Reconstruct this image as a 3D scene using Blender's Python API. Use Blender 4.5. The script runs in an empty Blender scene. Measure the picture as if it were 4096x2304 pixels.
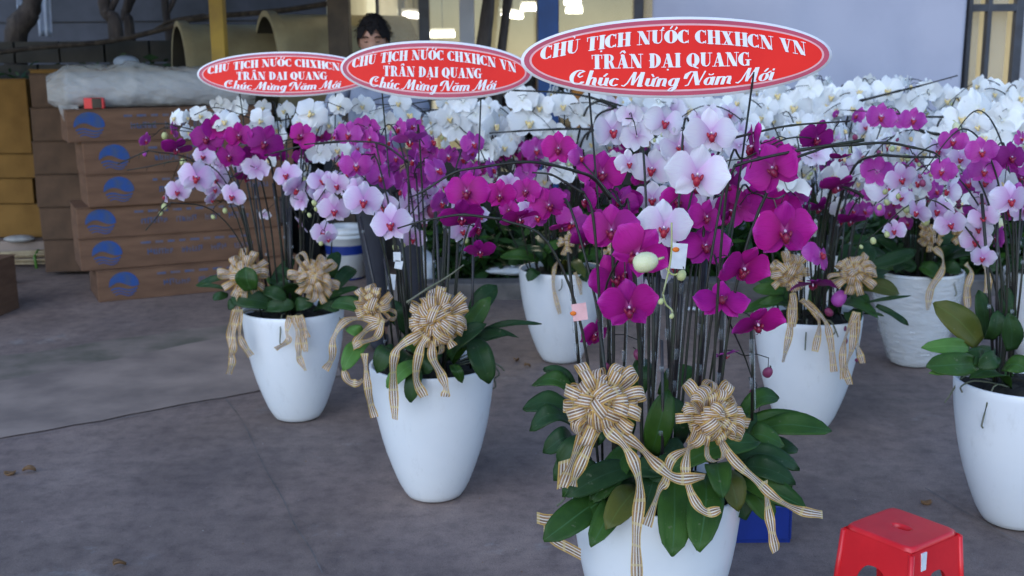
import bpy, math, random
from mathutils import Vector, Matrix, Euler
random.seed(7)
R = math.radians
scene = bpy.context.scene
C = scene.collection

# ------------------------------------------------------------------ camera, sky, sun, exposure
CAMZ, PITCH, ROLL, FPX = 1.53, R(11.2), R(0.5), 4452.0      # FPX: focal length in pixels of the 4096 px wide photograph
cam_d = bpy.data.cameras.new('camera'); cam = bpy.data.objects.new('camera', cam_d); C.objects.link(cam)
cam.location = (0, 0, CAMZ)
CM = Matrix.Rotation(R(90) - PITCH, 3, 'X') @ Matrix.Rotation(-ROLL, 3, 'Z')
cam.rotation_euler = CM.to_euler()
cam_d.sensor_width = 36; cam_d.lens = FPX / 4096 * 36; cam_d.clip_end = 400; cam_d.clip_start = 0.05
cam_d.dof.use_dof = True; cam_d.dof.focus_distance = 2.75; cam_d.dof.aperture_fstop = 5.0
scene.camera = cam
world = bpy.data.worlds.new('World'); scene.world = world; world.use_nodes = True
wn = world.node_tree.nodes; wl = world.node_tree.links
bg = wn['Background']; sky = wn.new('ShaderNodeTexSky'); sky.sky_type = 'NISHITA'; sky.sun_disc = False
SUN_EL, SUN_ROT = R(32), R(205)
sky.sun_elevation = SUN_EL; sky.sun_rotation = SUN_ROT; sky.air_density = 1.0; sky.dust_density = 0.3; sky.ozone_density = 4.0
wl.new(sky.outputs[0], bg.inputs[0]); bg.inputs[1].default_value = 0.15
sun_d = bpy.data.lights.new('sun', 'SUN'); sun_d.energy = 0.5; sun_d.angle = R(55); sun_d.color = (.88, .93, 1.0)
sun = bpy.data.objects.new('sun', sun_d); C.objects.link(sun)
sun.rotation_euler = (R(90) - SUN_EL, 0, math.pi - SUN_ROT)
scene.view_settings.view_transform = 'Standard'; scene.view_settings.look = 'None'
scene.view_settings.gamma = 1; scene.view_settings.use_curve_mapping = False
scene.view_settings.exposure = 1.0
scene.cycles.max_bounces = 8; scene.cycles.transparent_max_bounces = 16

# ------------------------------------------------------------------ pixel helpers (4096 x 2304 photograph)
def ray(px, py):
    return CM @ Vector(((px - 2048) / FPX, -(py - 1152) / FPX, -1))
def at(px, py, Y):                  # the point of the place seen at that pixel, Y metres from the camera
    r = ray(px, py); return Vector((0, 0, CAMZ)) + r * (Y / r.y)
def gnd(px, py, z=0.0):             # the point of the ground seen at that pixel
    r = ray(px, py); t = (z - CAMZ) / r.z; return Vector((0, 0, CAMZ)) + r * t
def fr(name):                       # zoomed reading frames: (x, y) -> photograph pixels
    ox, oy, s = {'z2': (1300, 0, 1.811), 'z3': (2600, 0, 1.7045), 'z4': (500, 350, 2.415), 'z5': (1300, 400, 2.415), 'z6': (2200, 400, 2.07),
                 'z7': (3300, 300, 2.415), 'f': (0, 0, 0.629), 'a': (2050, 1300, 1.443), 'b': (1300, 900, 1.208), 'c': (750, 1000, 2.9),
                 'e': (3000, 900, 2.35), 'd': (1300, 850, 2.342), 'u': (2200, 900, 1.8115)}[name]
    return lambda x, y: (ox + x / s, oy + y / s), s

# ------------------------------------------------------------------ materials
MATS = {}
def nodes(name, rough=.6, spec=.4):
    m = bpy.data.materials.new(name); m.use_nodes = True; MATS[name] = m
    n = m.node_tree.nodes; b = n['Principled BSDF']; b.inputs['Roughness'].default_value = rough
    b.inputs['Specular IOR Level'].default_value = spec
    return m, n, m.node_tree.links, b
def ramp(n, stops):
    r = n.new('ShaderNodeValToRGB'); e = r.color_ramp.elements
    while len(e) < len(stops): e.new(.5)
    for i, (p, c) in enumerate(stops): e[i].position = p; e[i].color = (*c, 1)
    return r
def mixc(n, l, a, b, fac, mode='MIX'):
    x = n.new('ShaderNodeMix'); x.data_type = 'RGBA'; x.blend_type = mode
    for s, v in ((6, a), (7, b), (0, fac)):
        if hasattr(v, 'links') or isinstance(v, bpy.types.NodeSocket): l.new(v, x.inputs[s])
        elif s == 0: x.inputs[0].default_value = v
        else: x.inputs[s].default_value = (*v, 1)
    return x.outputs[2]
def noise(n, l, scale, detail=4, rough=.55, co='Object', stretch=None):
    tc = n.new('ShaderNodeTexCoord'); t = n.new('ShaderNodeTexNoise')
    t.inputs['Scale'].default_value = scale; t.inputs['Detail'].default_value = detail; t.inputs['Roughness'].default_value = rough
    src = tc.outputs[co]
    if stretch:
        mp = n.new('ShaderNodeMapping'); mp.inputs['Scale'].default_value = stretch; l.new(src, mp.inputs[0]); src = mp.outputs[0]
    l.new(src, t.inputs[0]); return t.outputs[0]
def bump(n, l, b, h, st=.3, dist=.01):
    bp = n.new('ShaderNodeBump'); bp.inputs['Strength'].default_value = st; bp.inputs['Distance'].default_value = dist
    l.new(h, bp.inputs['Height']); l.new(bp.outputs[0], b.inputs['Normal'])
def mat(name, col, col2=None, scale=8, rough=.6, spec=.4, bmp=0, bdist=.005, stretch=None, detail=5, lo=.35, hi=.65):
    m, n, l, b = nodes(name, rough, spec)
    if col2 is None: col2 = tuple(c * .82 for c in col)
    t = noise(n, l, scale, detail, stretch=stretch)
    r = ramp(n, [(lo, col2), (hi, col)]); l.new(t, r.inputs[0]); l.new(r.outputs[0], b.inputs['Base Color'])
    if bmp: bump(n, l, b, t, bmp, bdist)
    return m
def emis(name, col, st):
    m, n, l, b = nodes(name); b.inputs['Emission Color'].default_value = (*col, 1); b.inputs['Emission Strength'].default_value = st
    b.inputs['Base Color'].default_value = (*col, 1); return m

def petal_mat(name, stops, vein, trans=.3, tcol=None):
    m, n, l, b = nodes(name, .55, .25)
    uv = n.new('ShaderNodeUVMap'); sp = n.new('ShaderNodeSeparateXYZ'); l.new(uv.outputs[0], sp.inputs[0])
    oi = n.new('ShaderNodeObjectInfo')
    r = ramp(n, stops); l.new(sp.outputs[0], r.inputs[0])
    mp = n.new('ShaderNodeMapping'); mp.inputs['Scale'].default_value = (3, 22, 1); l.new(uv.outputs[0], mp.inputs[0])
    t = n.new('ShaderNodeTexNoise'); t.inputs['Scale'].default_value = 1.0; t.inputs['Detail'].default_value = 3; l.new(mp.outputs[0], t.inputs[0])
    vr = n.new('ShaderNodeMapRange'); vr.inputs[1].default_value = .45; vr.inputs[2].default_value = .75; vr.inputs[4].default_value = .62
    l.new(t.outputs[0], vr.inputs[0])
    c = mixc(n, l, r.outputs[0], vein, vr.outputs[0])
    hs = n.new('ShaderNodeHueSaturation'); l.new(c, hs.inputs['Color'])
    va = n.new('ShaderNodeMapRange'); va.inputs[3].default_value = .78; va.inputs[4].default_value = 1.1; l.new(oi.outputs['Random'], va.inputs[0]); l.new(va.outputs[0], hs.inputs['Value'])
    hv = n.new('ShaderNodeMapRange'); hv.inputs[3].default_value = .488; hv.inputs[4].default_value = .512; l.new(oi.outputs['Random'], hv.inputs[0]); l.new(hv.outputs[0], hs.inputs['Hue'])
    l.new(hs.outputs[0], b.inputs['Base Color'])
    tr = n.new('ShaderNodeBsdfTranslucent'); l.new(hs.outputs[0], tr.inputs[0])
    mx = n.new('ShaderNodeMixShader'); mx.inputs[0].default_value = trans; l.new(b.outputs[0], mx.inputs[1]); l.new(tr.outputs[0], mx.inputs[2])
    l.new(mx.outputs[0], n['Material Output'].inputs[0])
    bump(n, l, b, t.outputs[0], .25, .002)
    return m
petal_mat('petal_white', [(0, (.80, .8, .62)), (.18, (.90, .90, .87)), (1, (.94, .94, .93))], (.82, .83, .83), .26)
petal_mat('petal_magenta', [(0, (.45, .10, .30)), (.14, (.26, .003, .12)), (.4, (.40, .006, .22)), (.8, (.47, .008, .27)), (1, (.56, .04, .38))], (.30, .003, .15), .2)
petal_mat('petal_violet', [(0, (.85, .65, .8)), (.15, (.50, .08, .38)), (.6, (.46, .04, .34)), (1, (.58, .13, .48))], (.36, .02, .29), .25)
petal_mat('petal_dark', [(0, (.3, .05, .22)), (.15, (.22, .003, .14)), (1, (.32, .006, .22))], (.14, .002, .09), .15)
petal_mat('petal_pale', [(0, (.62, .22, .55)), (.3, (.68, .42, .68)), (.65, (.76, .62, .8)), (1, (.88, .86, .9))], (.68, .45, .7), .35)
petal_mat('petal_blush', [(0, (.66, .28, .6)), (.28, (.78, .6, .79)), (.55, (.86, .8, .88)), (1, (.93, .93, .94))], (.8, .66, .82), .35)
mat('lip_red', (.46, .025, .03), (.26, .008, .05), 40, .4)
mat('lip_yellow', (.75, .5, .12), (.8, .7, .45), 40, .4)
mat('lip_purple', (.26, .008, .035), (.13, .004, .04), 40, .4)
mat('column_white', (.8, .7, .72), None, 40, .4)
def leaf_mat(name, a, b2, edge):
    m, n, l, b = nodes(name, .38, .22)
    uv = n.new('ShaderNodeUVMap'); sp = n.new('ShaderNodeSeparateXYZ'); l.new(uv.outputs[0], sp.inputs[0])
    t = noise(n, l, 9, 5); r = ramp(n, [(.35, a), (.65, b2)]); l.new(t, r.inputs[0])
    ab = n.new('ShaderNodeMath'); ab.operation = 'ABSOLUTE'
    s1 = n.new('ShaderNodeMath'); s1.operation = 'SUBTRACT'; s1.inputs[1].default_value = .5; l.new(sp.outputs[1], s1.inputs[0]); l.new(s1.outputs[0], ab.inputs[0])
    rr = ramp(n, [(0, (1, 1, 1)), (.035, (0, 0, 0))]); l.new(ab.outputs[0], rr.inputs[0])
    c = mixc(n, l, r.outputs[0], edge, rr.outputs[0])
    t2 = noise(n, l, 60, 3); d = ramp(n, [(.66, (0, 0, 0)), (.74, (.5, .5, .5))]); l.new(t2, d.inputs[0])
    c = mixc(n, l, c, (.16, .17, .1), d.outputs[0])
    l.new(c, b.inputs['Base Color'])
    mp = n.new('ShaderNodeMapping'); mp.inputs['Scale'].default_value = (2, 40, 1); l.new(uv.outputs[0], mp.inputs[0])
    w = n.new('ShaderNodeTexNoise'); w.inputs['Scale'].default_value = 1; l.new(mp.outputs[0], w.inputs[0]); bump(n, l, b, w.outputs[0], .3, .003)
    tr = n.new('ShaderNodeBsdfTranslucent'); l.new(c, tr.inputs[0]); mx = n.new('ShaderNodeMixShader'); mx.inputs[0].default_value = .12
    l.new(b.outputs[0], mx.inputs[1]); l.new(tr.outputs[0], mx.inputs[2]); l.new(mx.outputs[0], n['Material Output'].inputs[0])
leaf_mat('leaf_green', (.020, .058, .009), (.045, .108, .016), (.05, .12, .04))
leaf_mat('leaf_dark', (.014, .040, .011), (.028, .068, .018), (.03, .07, .03))
leaf_mat('leaf_light', (.07, .17, .03), (.10, .22, .045), (.12, .25, .06))
leaf_mat('leaf_olive', (.07, .085, .015), (.11, .11, .02), (.10, .13, .03))
mat('stem_dark', (.020, .026, .013), (.018, .012, .012), 30, .45)
mat('stem_black', (.018, .016, .018), (.03, .025, .025), 60, .3)
mat('bud_green', (.42, .45, .14), (.5, .5, .28), 30, .45)
mat('bud_purple', (.28, .045, .12), (.18, .03, .08), 30, .45)
mat('bud_cream', (.68, .66, .46), (.6, .6, .3), 20, .45)
mat('bud_violet', (.5, .1, .45), (.4, .05, .32), 20, .45)
mat('moss', (.035, .03, .02), (.015, .013, .01), 25, .95, bmp=.8, bdist=.02)
mat('root', (.16, .15, .11), (.1, .12, .07), 30, .7)
m, n, l, b = nodes('pot_white', .3, .5)
t = noise(n, l, 3, 4); r = ramp(n, [(.3, (.74, .755, .775)), (.7, (.82, .825, .835))]); l.new(t, r.inputs[0])
t2 = noise(n, l, 16, 8, .78, stretch=(1, 1, .35)); d = ramp(n, [(.56, (0, 0, 0)), (.75, (.42, .42, .42))]); l.new(t2, d.inputs[0])
c = mixc(n, l, r.outputs[0], (.5, .49, .47), d.outputs[0]); l.new(c, b.inputs['Base Color'])
tn = noise(n, l, 5, 2); bump(n, l, b, tn, .25, .012); b.inputs['Coat Weight'].default_value = .15
m, n, l, b = nodes('clear_tube', .1, .5); b.inputs['Base Color'].default_value = (.5, .54, .56, 1); b.inputs['Alpha'].default_value = .22
m, n, l, b = nodes('plastic_film', .2, .5); b.inputs['Base Color'].default_value = (.74, .73, .70, 1); b.inputs['Alpha'].default_value = .38
t = noise(n, l, 14, 3, stretch=(1, 1, 3)); bump(n, l, b, t, 1.0, .02)
# plaid ribbon, colour by the strip's own coordinates (x along in metres, y across 0..1)
m, n, l, b = nodes('ribbon', .4, .4)
uv = n.new('ShaderNodeUVMap'); sp = n.new('ShaderNodeSeparateXYZ'); l.new(uv.outputs[0], sp.inputs[0])
T, B_, Wt, G = (.50, .27, .13), (.26, .14, .08), (.95, .87, .74), (.74, .47, .12)
st = ramp(n, [(0, G), (.08, G), (.081, T), (.2, T), (.201, Wt), (.29, Wt), (.291, B_), (.44, T), (.441, Wt), (.55, Wt), (.551, T), (.71, B_), (.711, Wt), (.8, Wt), (.801, T), (.92, T), (.921, G)])
st.color_ramp.interpolation = 'CONSTANT'; l.new(sp.outputs[1], st.inputs[0])
ml = n.new('ShaderNodeMath'); ml.operation = 'MULTIPLY'; ml.inputs[1].default_value = 17; l.new(sp.outputs[0], ml.inputs[0])
fc = n.new('ShaderNodeMath'); fc.operation = 'FRACT'; l.new(ml.outputs[0], fc.inputs[0])
cr = ramp(n, [(0, (.62, .62, .62)), (.13, (0, 0, 0)), (.5, (.25, .25, .25)), (.57, (0, 0, 0))]); cr.color_ramp.interpolation = 'CONSTANT'; l.new(fc.outputs[0], cr.inputs[0])
c = mixc(n, l, st.outputs[0], (.82, .64, .28), cr.outputs[0]); l.new(c, b.inputs['Base Color'])
tr = n.new('ShaderNodeBsdfTranslucent'); l.new(c, tr.inputs[0]); mx = n.new('ShaderNodeMixShader'); mx.inputs[0].default_value = .35
l.new(b.outputs[0], mx.inputs[1]); l.new(tr.outputs[0], mx.inputs[2]); l.new(mx.outputs[0], n['Material Output'].inputs[0])
b.inputs['Sheen Weight'].default_value = .2; b.inputs['Alpha'].default_value = .86
# ground
m, n, l, b = nodes('asphalt', .82, .3)
t = noise(n, l, .9, 8, .62); r = ramp(n, [(.3, (.232, .172, .148)), (.5, (.268, .200, .172)), (.72, (.305, .232, .202))]); l.new(t, r.inputs[0])
t2 = noise(n, l, 240, 3, .7); g2 = ramp(n, [(.32, (.66, .66, .68)), (.5, (1, 1, 1)), (.7, (1.3, 1.28, 1.26))]); l.new(t2, g2.inputs[0]); c = mixc(n, l, r.outputs[0], g2.outputs[0], .9, 'MULTIPLY')
t7 = noise(n, l, 95, 2, .6); g3 = ramp(n, [(.3, (.55, .55, .57)), (.38, (1, 1, 1))]); l.new(t7, g3.inputs[0]); c = mixc(n, l, c, g3.outputs[0], .7, 'MULTIPLY')
t3 = noise(n, l, 1.15, 10, .78); d = ramp(n, [(.58, (0, 0, 0)), (.63, (.5, .5, .5)), (.75, (.7, .7, .7))]); l.new(t3, d.inputs[0]); c = mixc(n, l, c, (.36, .33, .31), d.outputs[0])
t6 = noise(n, l, 3.1, 7, .65, stretch=(1, .45, 1)); d = ramp(n, [(.38, (.78, .78, .8)), (.6, (1.08, 1.08, 1.06))]); l.new(t6, d.inputs[0]); c = mixc(n, l, c, d.outputs[0], .75, 'MULTIPLY')
t8 = noise(n, l, 13, 6, .7); d = ramp(n, [(.34, (.70, .70, .72)), (.5, (1, 1, 1)), (.66, (1.2, 1.2, 1.18))]); l.new(t8, d.inputs[0]); c = mixc(n, l, c, d.outputs[0], .85, 'MULTIPLY')
t4 = noise(n, l, 55, 2); d = ramp(n, [(.72, (0, 0, 0)), (.75, (.6, .6, .6))]); l.new(t4, d.inputs[0]); c = mixc(n, l, c, (.2, .18, .17), d.outputs[0])
t5 = noise(n, l, .5, 5); d = ramp(n, [(.42, (.62, .62, .62)), (.62, (1.05, 1.03, 1.03))]); l.new(t5, d.inputs[0]); c = mixc(n, l, c, d.outputs[0], .8, 'MULTIPLY')
l.new(c, b.inputs['Base Color']); bump(n, l, b, t2, .35, .004)
mat('rough_concrete', (.33, .25, .205), (.21, .16, .135), 3.2, .9, bmp=.6, bdist=.01, detail=9)
mat('gutter_band', (.26, .20, .165), (.13, .115, .085), 4, .9, bmp=.6, bdist=.01, detail=9)
mat('kerb_grey', (.17, .15, .14), (.08, .075, .07), 6, .85, bmp=.4, detail=8)
mat('cardboard', (.205, .11, .066), (.14, .075, .046), 3, .85, .2, bmp=.2, bdist=.004, stretch=(1, 1, 5), detail=6)
mat('cardboard_worn', (.15, .088, .055), (.09, .055, .036), 4, .85, .2, bmp=.3, bdist=.006, detail=7)
mat('cardboard_ochre', (.25, .13, .035), (.16, .08, .02), 3, .85, .2, bmp=.2, detail=6)
mat('ink_blue', (.02, .07, .26), (.05, .08, .17), 25, .7, detail=6)
mat('ink_faded', (.06, .09, .19), (.16, .12, .12), 18, .7, detail=6)
mat('roll_foam', (.50, .49, .50), (.34, .33, .36), 5, .5)
mat('red_plastic', (.80, .022, .03), (.66, .014, .022), 5, .32, .5)
mat('blue_plastic', (.012, .035, .24), (.01, .028, .18), 6, .35, .5)
mat('white_plastic', (.72, .74, .76), (.6, .62, .64), 6, .35, .5)
mat('grey_plastic', (.6, .63, .66), (.45, .47, .5), 12, .35)
mat('sign_red', (.86, .022, .014), (.74, .014, .012), 2.2, .4, .22)
mat('sign_crimson', (.50, .045, .10), (.42, .03, .075), 5, .3, .5)
mat('sign_white', (.86, .84, .86), (.8, .76, .8), 12, .35, .5)
mat('sign_pink', (.80, .42, .44), (.74, .34, .36), 12, .35, .5)
mat('wood_stick', (.42, .33, .2), (.3, .22, .13), 20, .7, stretch=(1, 1, .1))
mat('paint_yellow', (.42, .26, .035), (.28, .17, .03), 5, .6)
mat('paint_blue', (.015, .07, .24), (.012, .05, .17), 5, .5)
mat('paint_brown', (.085, .06, .04), (.05, .036, .026), 6, .7)
mat('frame_dark', (.05, .055, .07), (.035, .035, .045), 8, .5)
mat('fabric_lilac', (.40, .41, .50), (.33, .34, .43), 1.2, .9, .1)
mat('plaster_pale', (.5, .5, .52), (.38, .38, .42), 2, .85)
mat('plinth_dark', (.06, .055, .05), (.03, .03, .028), 3, .9)
mat('far_wall', (.075, .08, .10), (.045, .05, .062), 2, .9, detail=7)
mat('pipe_beige', (.46, .38, .22), (.30, .24, .14), 3, .7, detail=6)
mat('pipe_inner_shade', (.05, .045, .035), (.03, .026, .02), 3, .9)  # shade inside the pipes, put into a dark colour
mat('room_wall', (.50, .49, .40), (.40, .39, .31), 1.2, .8)
mat('room_floor', (.30, .27, .2), (.22, .2, .15), 1, .6)
mat('bark', (.075, .06, .052), (.03, .024, .022), 14, .95, bmp=1, bdist=.03, stretch=(1, 1, .25), detail=8)
mat('roof_sheet', (.12, .12, .12), (.08, .08, .08), 3, .8)
mat('skin', (.36, .19, .13), (.30, .15, .10), 12, .5)
mat('hair_black', (.010, .008, .008), (.014, .012, .012), 60, .9, .08)
mat('shirt_grey', (.26, .29, .36), (.20, .22, .29), 10, .85)
mat('trousers_dark', (.04, .04, .05), None, 10, .9)
mat('cloth_pale', (.36, .42, .52), (.25, .29, .38), 5, .9)
mat('stone_pale', (.42, .4, .38), (.28, .26, .25), 12, .9)
mat('dry_leaf', (.24, .13, .06), (.14, .08, .04), 30, .9)
mat('tag_white', (.75, .76, .78), (.6, .62, .66), 30, .6)
mat('tag_pink', (.8, .45, .46), None, 30, .6)
mat('tag_orange', (.85, .2, .02), None, 30, .6)
mat('hole_black', (.01, .01, .01), None, 5, .9)
emis('lamp_tube', (1.0, .95, .82), 5)
m, n, l, b = nodes('window_glass', .03, .5)
gl = n.new('ShaderNodeBsdfGlossy'); gl.inputs['Roughness'].default_value = .04; tp = n.new('ShaderNodeBsdfTransparent'); tp.inputs[0].default_value = (.93, .94, .92, 1)
fz = n.new('ShaderNodeFresnel'); fz.inputs[0].default_value = 1.5; mx = n.new('ShaderNodeMixShader')
l.new(fz.outputs[0], mx.inputs[0]); l.new(tp.outputs[0], mx.inputs[1]); l.new(gl.outputs[0], mx.inputs[2]); l.new(mx.outputs[0], n['Material Output'].inputs[0])
m, n, l, b = nodes('frosted_film', .6, .3); b.inputs['Base Color'].default_value = (.6, .58, .5, 1); b.inputs['Alpha'].default_value = .35

# ------------------------------------------------------------------ mesh builder and object helpers
class MB:
    def __init__(s): s.v = []; s.f = []; s.m = []; s.u = {}; s.mats = []; s.smooth = []
    def mi(s, name):
        if name not in s.mats: s.mats.append(name)
        return s.mats.index(name)
    def face(s, idx, mt, uv=None, sm=False):
        s.f.append(tuple(idx)); s.m.append(s.mi(mt)); s.smooth.append(sm)
        if uv: s.u[len(s.f) - 1] = uv
    def add(s, p): s.v.append(Vector(p)); return len(s.v) - 1
    def hexa(s, p, mt):             # eight corners: bottom 4 then top 4, both counter-clockwise
        i = [s.add(q) for q in p]
        for q in ((3, 2, 1, 0), (4, 5, 6, 7), (0, 1, 5, 4), (1, 2, 6, 5), (2, 3, 7, 6), (3, 0, 4, 7)): s.face([i[k] for k in q], mt)
    def box(s, c, sz, mt, rz=0, M=None):
        c = Vector(c); q = Matrix.Rotation(rz, 3, 'Z') if M is None else M
        x, y, z = [a / 2 for a in sz]
        s.hexa([c + q @ Vector(p) for p in ((-x, -y, -z), (x, -y, -z), (x, y, -z), (-x, y, -z), (-x, -y, z), (x, -y, z), (x, y, z), (-x, y, z))], mt)
    def grid(s, P, mt, uv=None, sm=True, closed=False):
        nr, nc = len(P), len(P[0]); b0 = len(s.v)
        for r_ in P:
            for p in r_: s.v.append(Vector(p))
        for i in range(nr - 1):
            for j in range(nc - (0 if closed else 1)):
                k = (j + 1) % nc
                s.face((b0 + i * nc + j, b0 + i * nc + k, b0 + (i + 1) * nc + k, b0 + (i + 1) * nc + j), mt,
                       [uv[i][j], uv[i][k], uv[i + 1][k], uv[i + 1][j]] if uv else None, sm)
    def lathe(s, prof, mt, c=(0, 0, 0), n=40, wob=0):
        c = Vector(c)
        s.grid([[c + Vector((r * math.cos(2 * math.pi * j / n), r * math.sin(2 * math.pi * j / n), z)) for j in range(n)] for r, z in prof], mt, closed=True)
    def tube(s, pts, rad, mt, n=6):
        pts = [Vector(p) for p in pts]; rows = []
        up = Vector((.3, .2, 1))
        for i, p in enumerate(pts):
            d = (pts[min(i + 1, len(pts) - 1)] - pts[max(i - 1, 0)]).normalized()
            a = d.cross(up)
            if a.length < 1e-3: a = d.cross(Vector((1, 0, 0)))
            a.normalize(); b_ = d.cross(a); r = rad[i] if isinstance(rad, (list, tuple)) else rad
            rows.append([p + (a * math.cos(2 * math.pi * j / n) + b_ * math.sin(2 * math.pi * j / n)) * r for j in range(n)])
        b0 = len(s.v); s.grid(rows, mt, closed=True)
        s.face([b0 + n - 1 - j for j in range(n)], mt); e = b0 + (len(pts) - 1) * n; s.face([e + j for j in range(n)], mt)
    def ball(s, c, r, mt, n=8, M=None):
        c = Vector(c); r = (r, r, r) if not isinstance(r, (tuple, list)) else r; M = M or Matrix.Identity(3); rows = []
        for i in range(n + 1):
            a = math.pi * i / n; rows.append([c + M @ Vector((r[0] * math.sin(a) * math.cos(2 * math.pi * j / (n + 2)), r[1] * math.sin(a) * math.sin(2 * math.pi * j / (n + 2)), -r[2] * math.cos(a))) for j in range(n + 2)])
        s.grid(rows, mt, closed=True)
    def strip(s, pts, sides, w, mt, cup=0):   # flat ribbon along pts, sides: width direction per point
        rows = []; uv = []; L = 0
        for i, p in enumerate(pts):
            if i: L += (p - pts[i - 1]).length
            ww = w[i] if isinstance(w, list) else w
            rows.append([p + sides[i] * ww * (k / 3 - .5) for k in range(4)]); uv.append([(L, k / 3) for k in range(4)])
        s.grid(rows, mt, uv)
    def mesh(s, name, off=None):
        me = bpy.data.meshes.new(name); o = off or Vector((0, 0, 0))
        me.from_pydata([tuple(v - o) for v in s.v], [], s.f)
        for k in s.mats: me.materials.append(MATS[k])
        me.polygons.foreach_set('material_index', s.m); me.polygons.foreach_set('use_smooth', s.smooth)
        if s.u:
            u = me.uv_layers.new(name='UVMap')
            for fi, c in s.u.items():
                p = me.polygons[fi]
                for k, li in enumerate(p.loop_indices): u.data[li].uv = c[k]
        me.update(); return me
    def build(s, name, parent=None):
        return place(name, s.mesh(name, wloc(parent) if parent else None), parent)
def wloc(o):
    v = Vector(o.location)
    while o.parent: o = o.parent; v = v + Vector(o.location)
    return v
def place(name, me, parent=None, loc=(0, 0, 0), rot=None, sc=None):
    o = bpy.data.objects.new(name, me); C.objects.link(o); o.location = loc
    if parent: o.parent = parent
    if rot is not None: o.rotation_euler = rot
    if sc is not None: o.scale = (sc, sc, sc) if not isinstance(sc, (tuple, list)) else sc
    return o
def tag(o, label=None, cat=None, group=None, kind=None):
    for k, v in (('label', label), ('category', cat), ('group', group), ('kind', kind)):
        if v: o[k] = v
    return o
def thing(name, loc, label, cat, group=None):
    o = bpy.data.objects.new(name, None); C.objects.link(o); o.location = loc; o.empty_display_size = .1
    return tag(o, label, cat, group)
def bevel(o, w=.004, seg=2):
    m = o.modifiers.new('bevel', 'BEVEL'); m.width = w; m.segments = seg; m.limit_method = 'ANGLE'; return o
def catmull(P, k=6):
    P = [Vector(p) for p in P]; out = []
    Q = [P[0] * 2 - P[1]] + P + [P[-1] * 2 - P[-2]]
    for i in range(1, len(Q) - 2):
        for j in range(k):
            t = j / k; a, b, c, d = Q[i - 1], Q[i], Q[i + 1], Q[i + 2]
            out.append(.5 * ((2 * b) + (c - a) * t + (2 * a - 5 * b + 4 * c - d) * t * t + (3 * b - a - 3 * c + d) * t ** 3))
    return out + [P[-1]]
U = random.uniform
# ------------------------------------------------------------------ ground
def sheet(name, pts, z, mt, kind='structure'):
    mb = MB(); mb.face([mb.add((p[0], p[1], z)) for p in pts], mt); return tag(mb.build(name), kind=kind)
g = sheet('ground', [(-60, -12), (60, -12), (60, 60), (-60, 60)], 0, 'asphalt')
def lerp(a, b, t): return a + (b - a) * t
A0, A1 = gnd(0, 1428), gnd(914, 1299); B0, B1 = gnd(0, 1527), gnd(914, 1352); C0, C1 = gnd(0, 1760), gnd(899, 1592)
def wavy(P, Q, a, b, n=26, w=.03):
    d = (Q - P); nn = Vector((-d.y, d.x, 0)).normalized()
    return [P + d * (a + (b - a) * i / n) + nn * U(-w, w) for i in range(n + 1)]
la, lb, lc = wavy(A0, A1, -1.5, 1.5), wavy(B0, B1, -1.5, 1.5), wavy(C0, C1, -1.5, 1.62, w=.012)
sheet('gutter_band', la + lb[::-1], .004, 'gutter_band')  # mottled band, darker than the concrete strip beside it
sheet('concrete_strip', lb + lc[::-1], .006, 'rough_concrete')
mb = MB()
def crack(P, w=.008, z=.009):
    P = catmull(P, 5)
    for i in range(len(P) - 1):
        a, b = P[i], P[i + 1]; n = Vector((-(b - a).y, (b - a).x, 0)).normalized() * w / 2
        j = [Vector((U(-1, 1), U(-1, 1), 0)) * w * .5 for _ in range(2)]
        mb.face([mb.add(Vector((q.x, q.y, z))) for q in (a - n, b - n + j[0], b + n + j[1], a + n)], 'kerb_grey')
crack([gnd(899, 1596), gnd(975, 1700), gnd(1050, 1860), gnd(1130, 2000), gnd(1180, 2110), gnd(1240, 2200), gnd(1290, 2304)], .0035)
pass
crack([gnd(-200, 1805), gnd(300, 1716), gnd(899, 1596)], .005)
crack([gnd(3700, 1960), gnd(3900, 2080), gnd(4096, 2190)], .004)
tag(mb.build('pavement_joint'), kind='structure')
# low kerb across the back and planted strip behind it
mb = MB()
x = -.8
while x < 5.5:
    L = U(.85, 1.05); mb2 = MB(); mb2.box((x + L / 2, 7.42 + U(-.008, .008), .05), (L - .012, .2, .12 + U(-.004, .004)), 'kerb_grey')
    o = bevel(tag(mb2.build('kerb_stone'), kind='structure'), .012); x += L

# ------------------------------------------------------------------ building with lit rooms behind glass
YF = 9.0
def PX(px, Y=YF, py=300): return at(px, py, Y).x
bld = thing('workshop_building', (0, YF, 0), 'low workshop building with a lit interior behind tall glass windows and dark frames', 'building')
xs0, xs1 = PX(1398), PX(6500)
mb = MB(); mb.box(((xs0 + xs1) / 2, YF + .1, .42), (xs1 - xs0, .3, .84), 'plinth_dark'); mb.build('plinth', bld)
mb = MB(); mb.box(((xs0 + xs1) / 2, YF + .1, 3.0), (xs1 - xs0, .3, .7), 'plaster_pale'); mb.build('upper_wall', bld)
mb = MB(); mb.box((2.0, 13.0, 3.42), (7.4, 8.6, .12), 'roof_sheet'); mb.build('roof', bld)
mb = MB()     # room shell
mb.box((2.0, 17.0, 1.65), (7.0, .1, 3.3), 'room_wall'); mb.box((-1.42, 13.0, 1.65), (.1, 7.6, 3.3), 'room_wall'); mb.box((5.5, 13.2, 1.65), (.1, 7.6, 3.3), 'room_wall')
mb.box((2.0, 13.2, .03), (6.9, 7.5, .06), 'room_floor'); mb.box((2.0, 13.2, 3.2), (6.9, 7.5, .08), 'room_wall')
mb.build('room', bld)
def glass(x0, x1, z0, z1, film=False):
    m_ = MB(); m_.box(((x0 + x1) / 2, YF + .06, (z0 + z1) / 2), (x1 - x0, .006, z1 - z0), 'frosted_film' if film else 'window_glass'); return m_.build('pane', bld)
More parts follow.
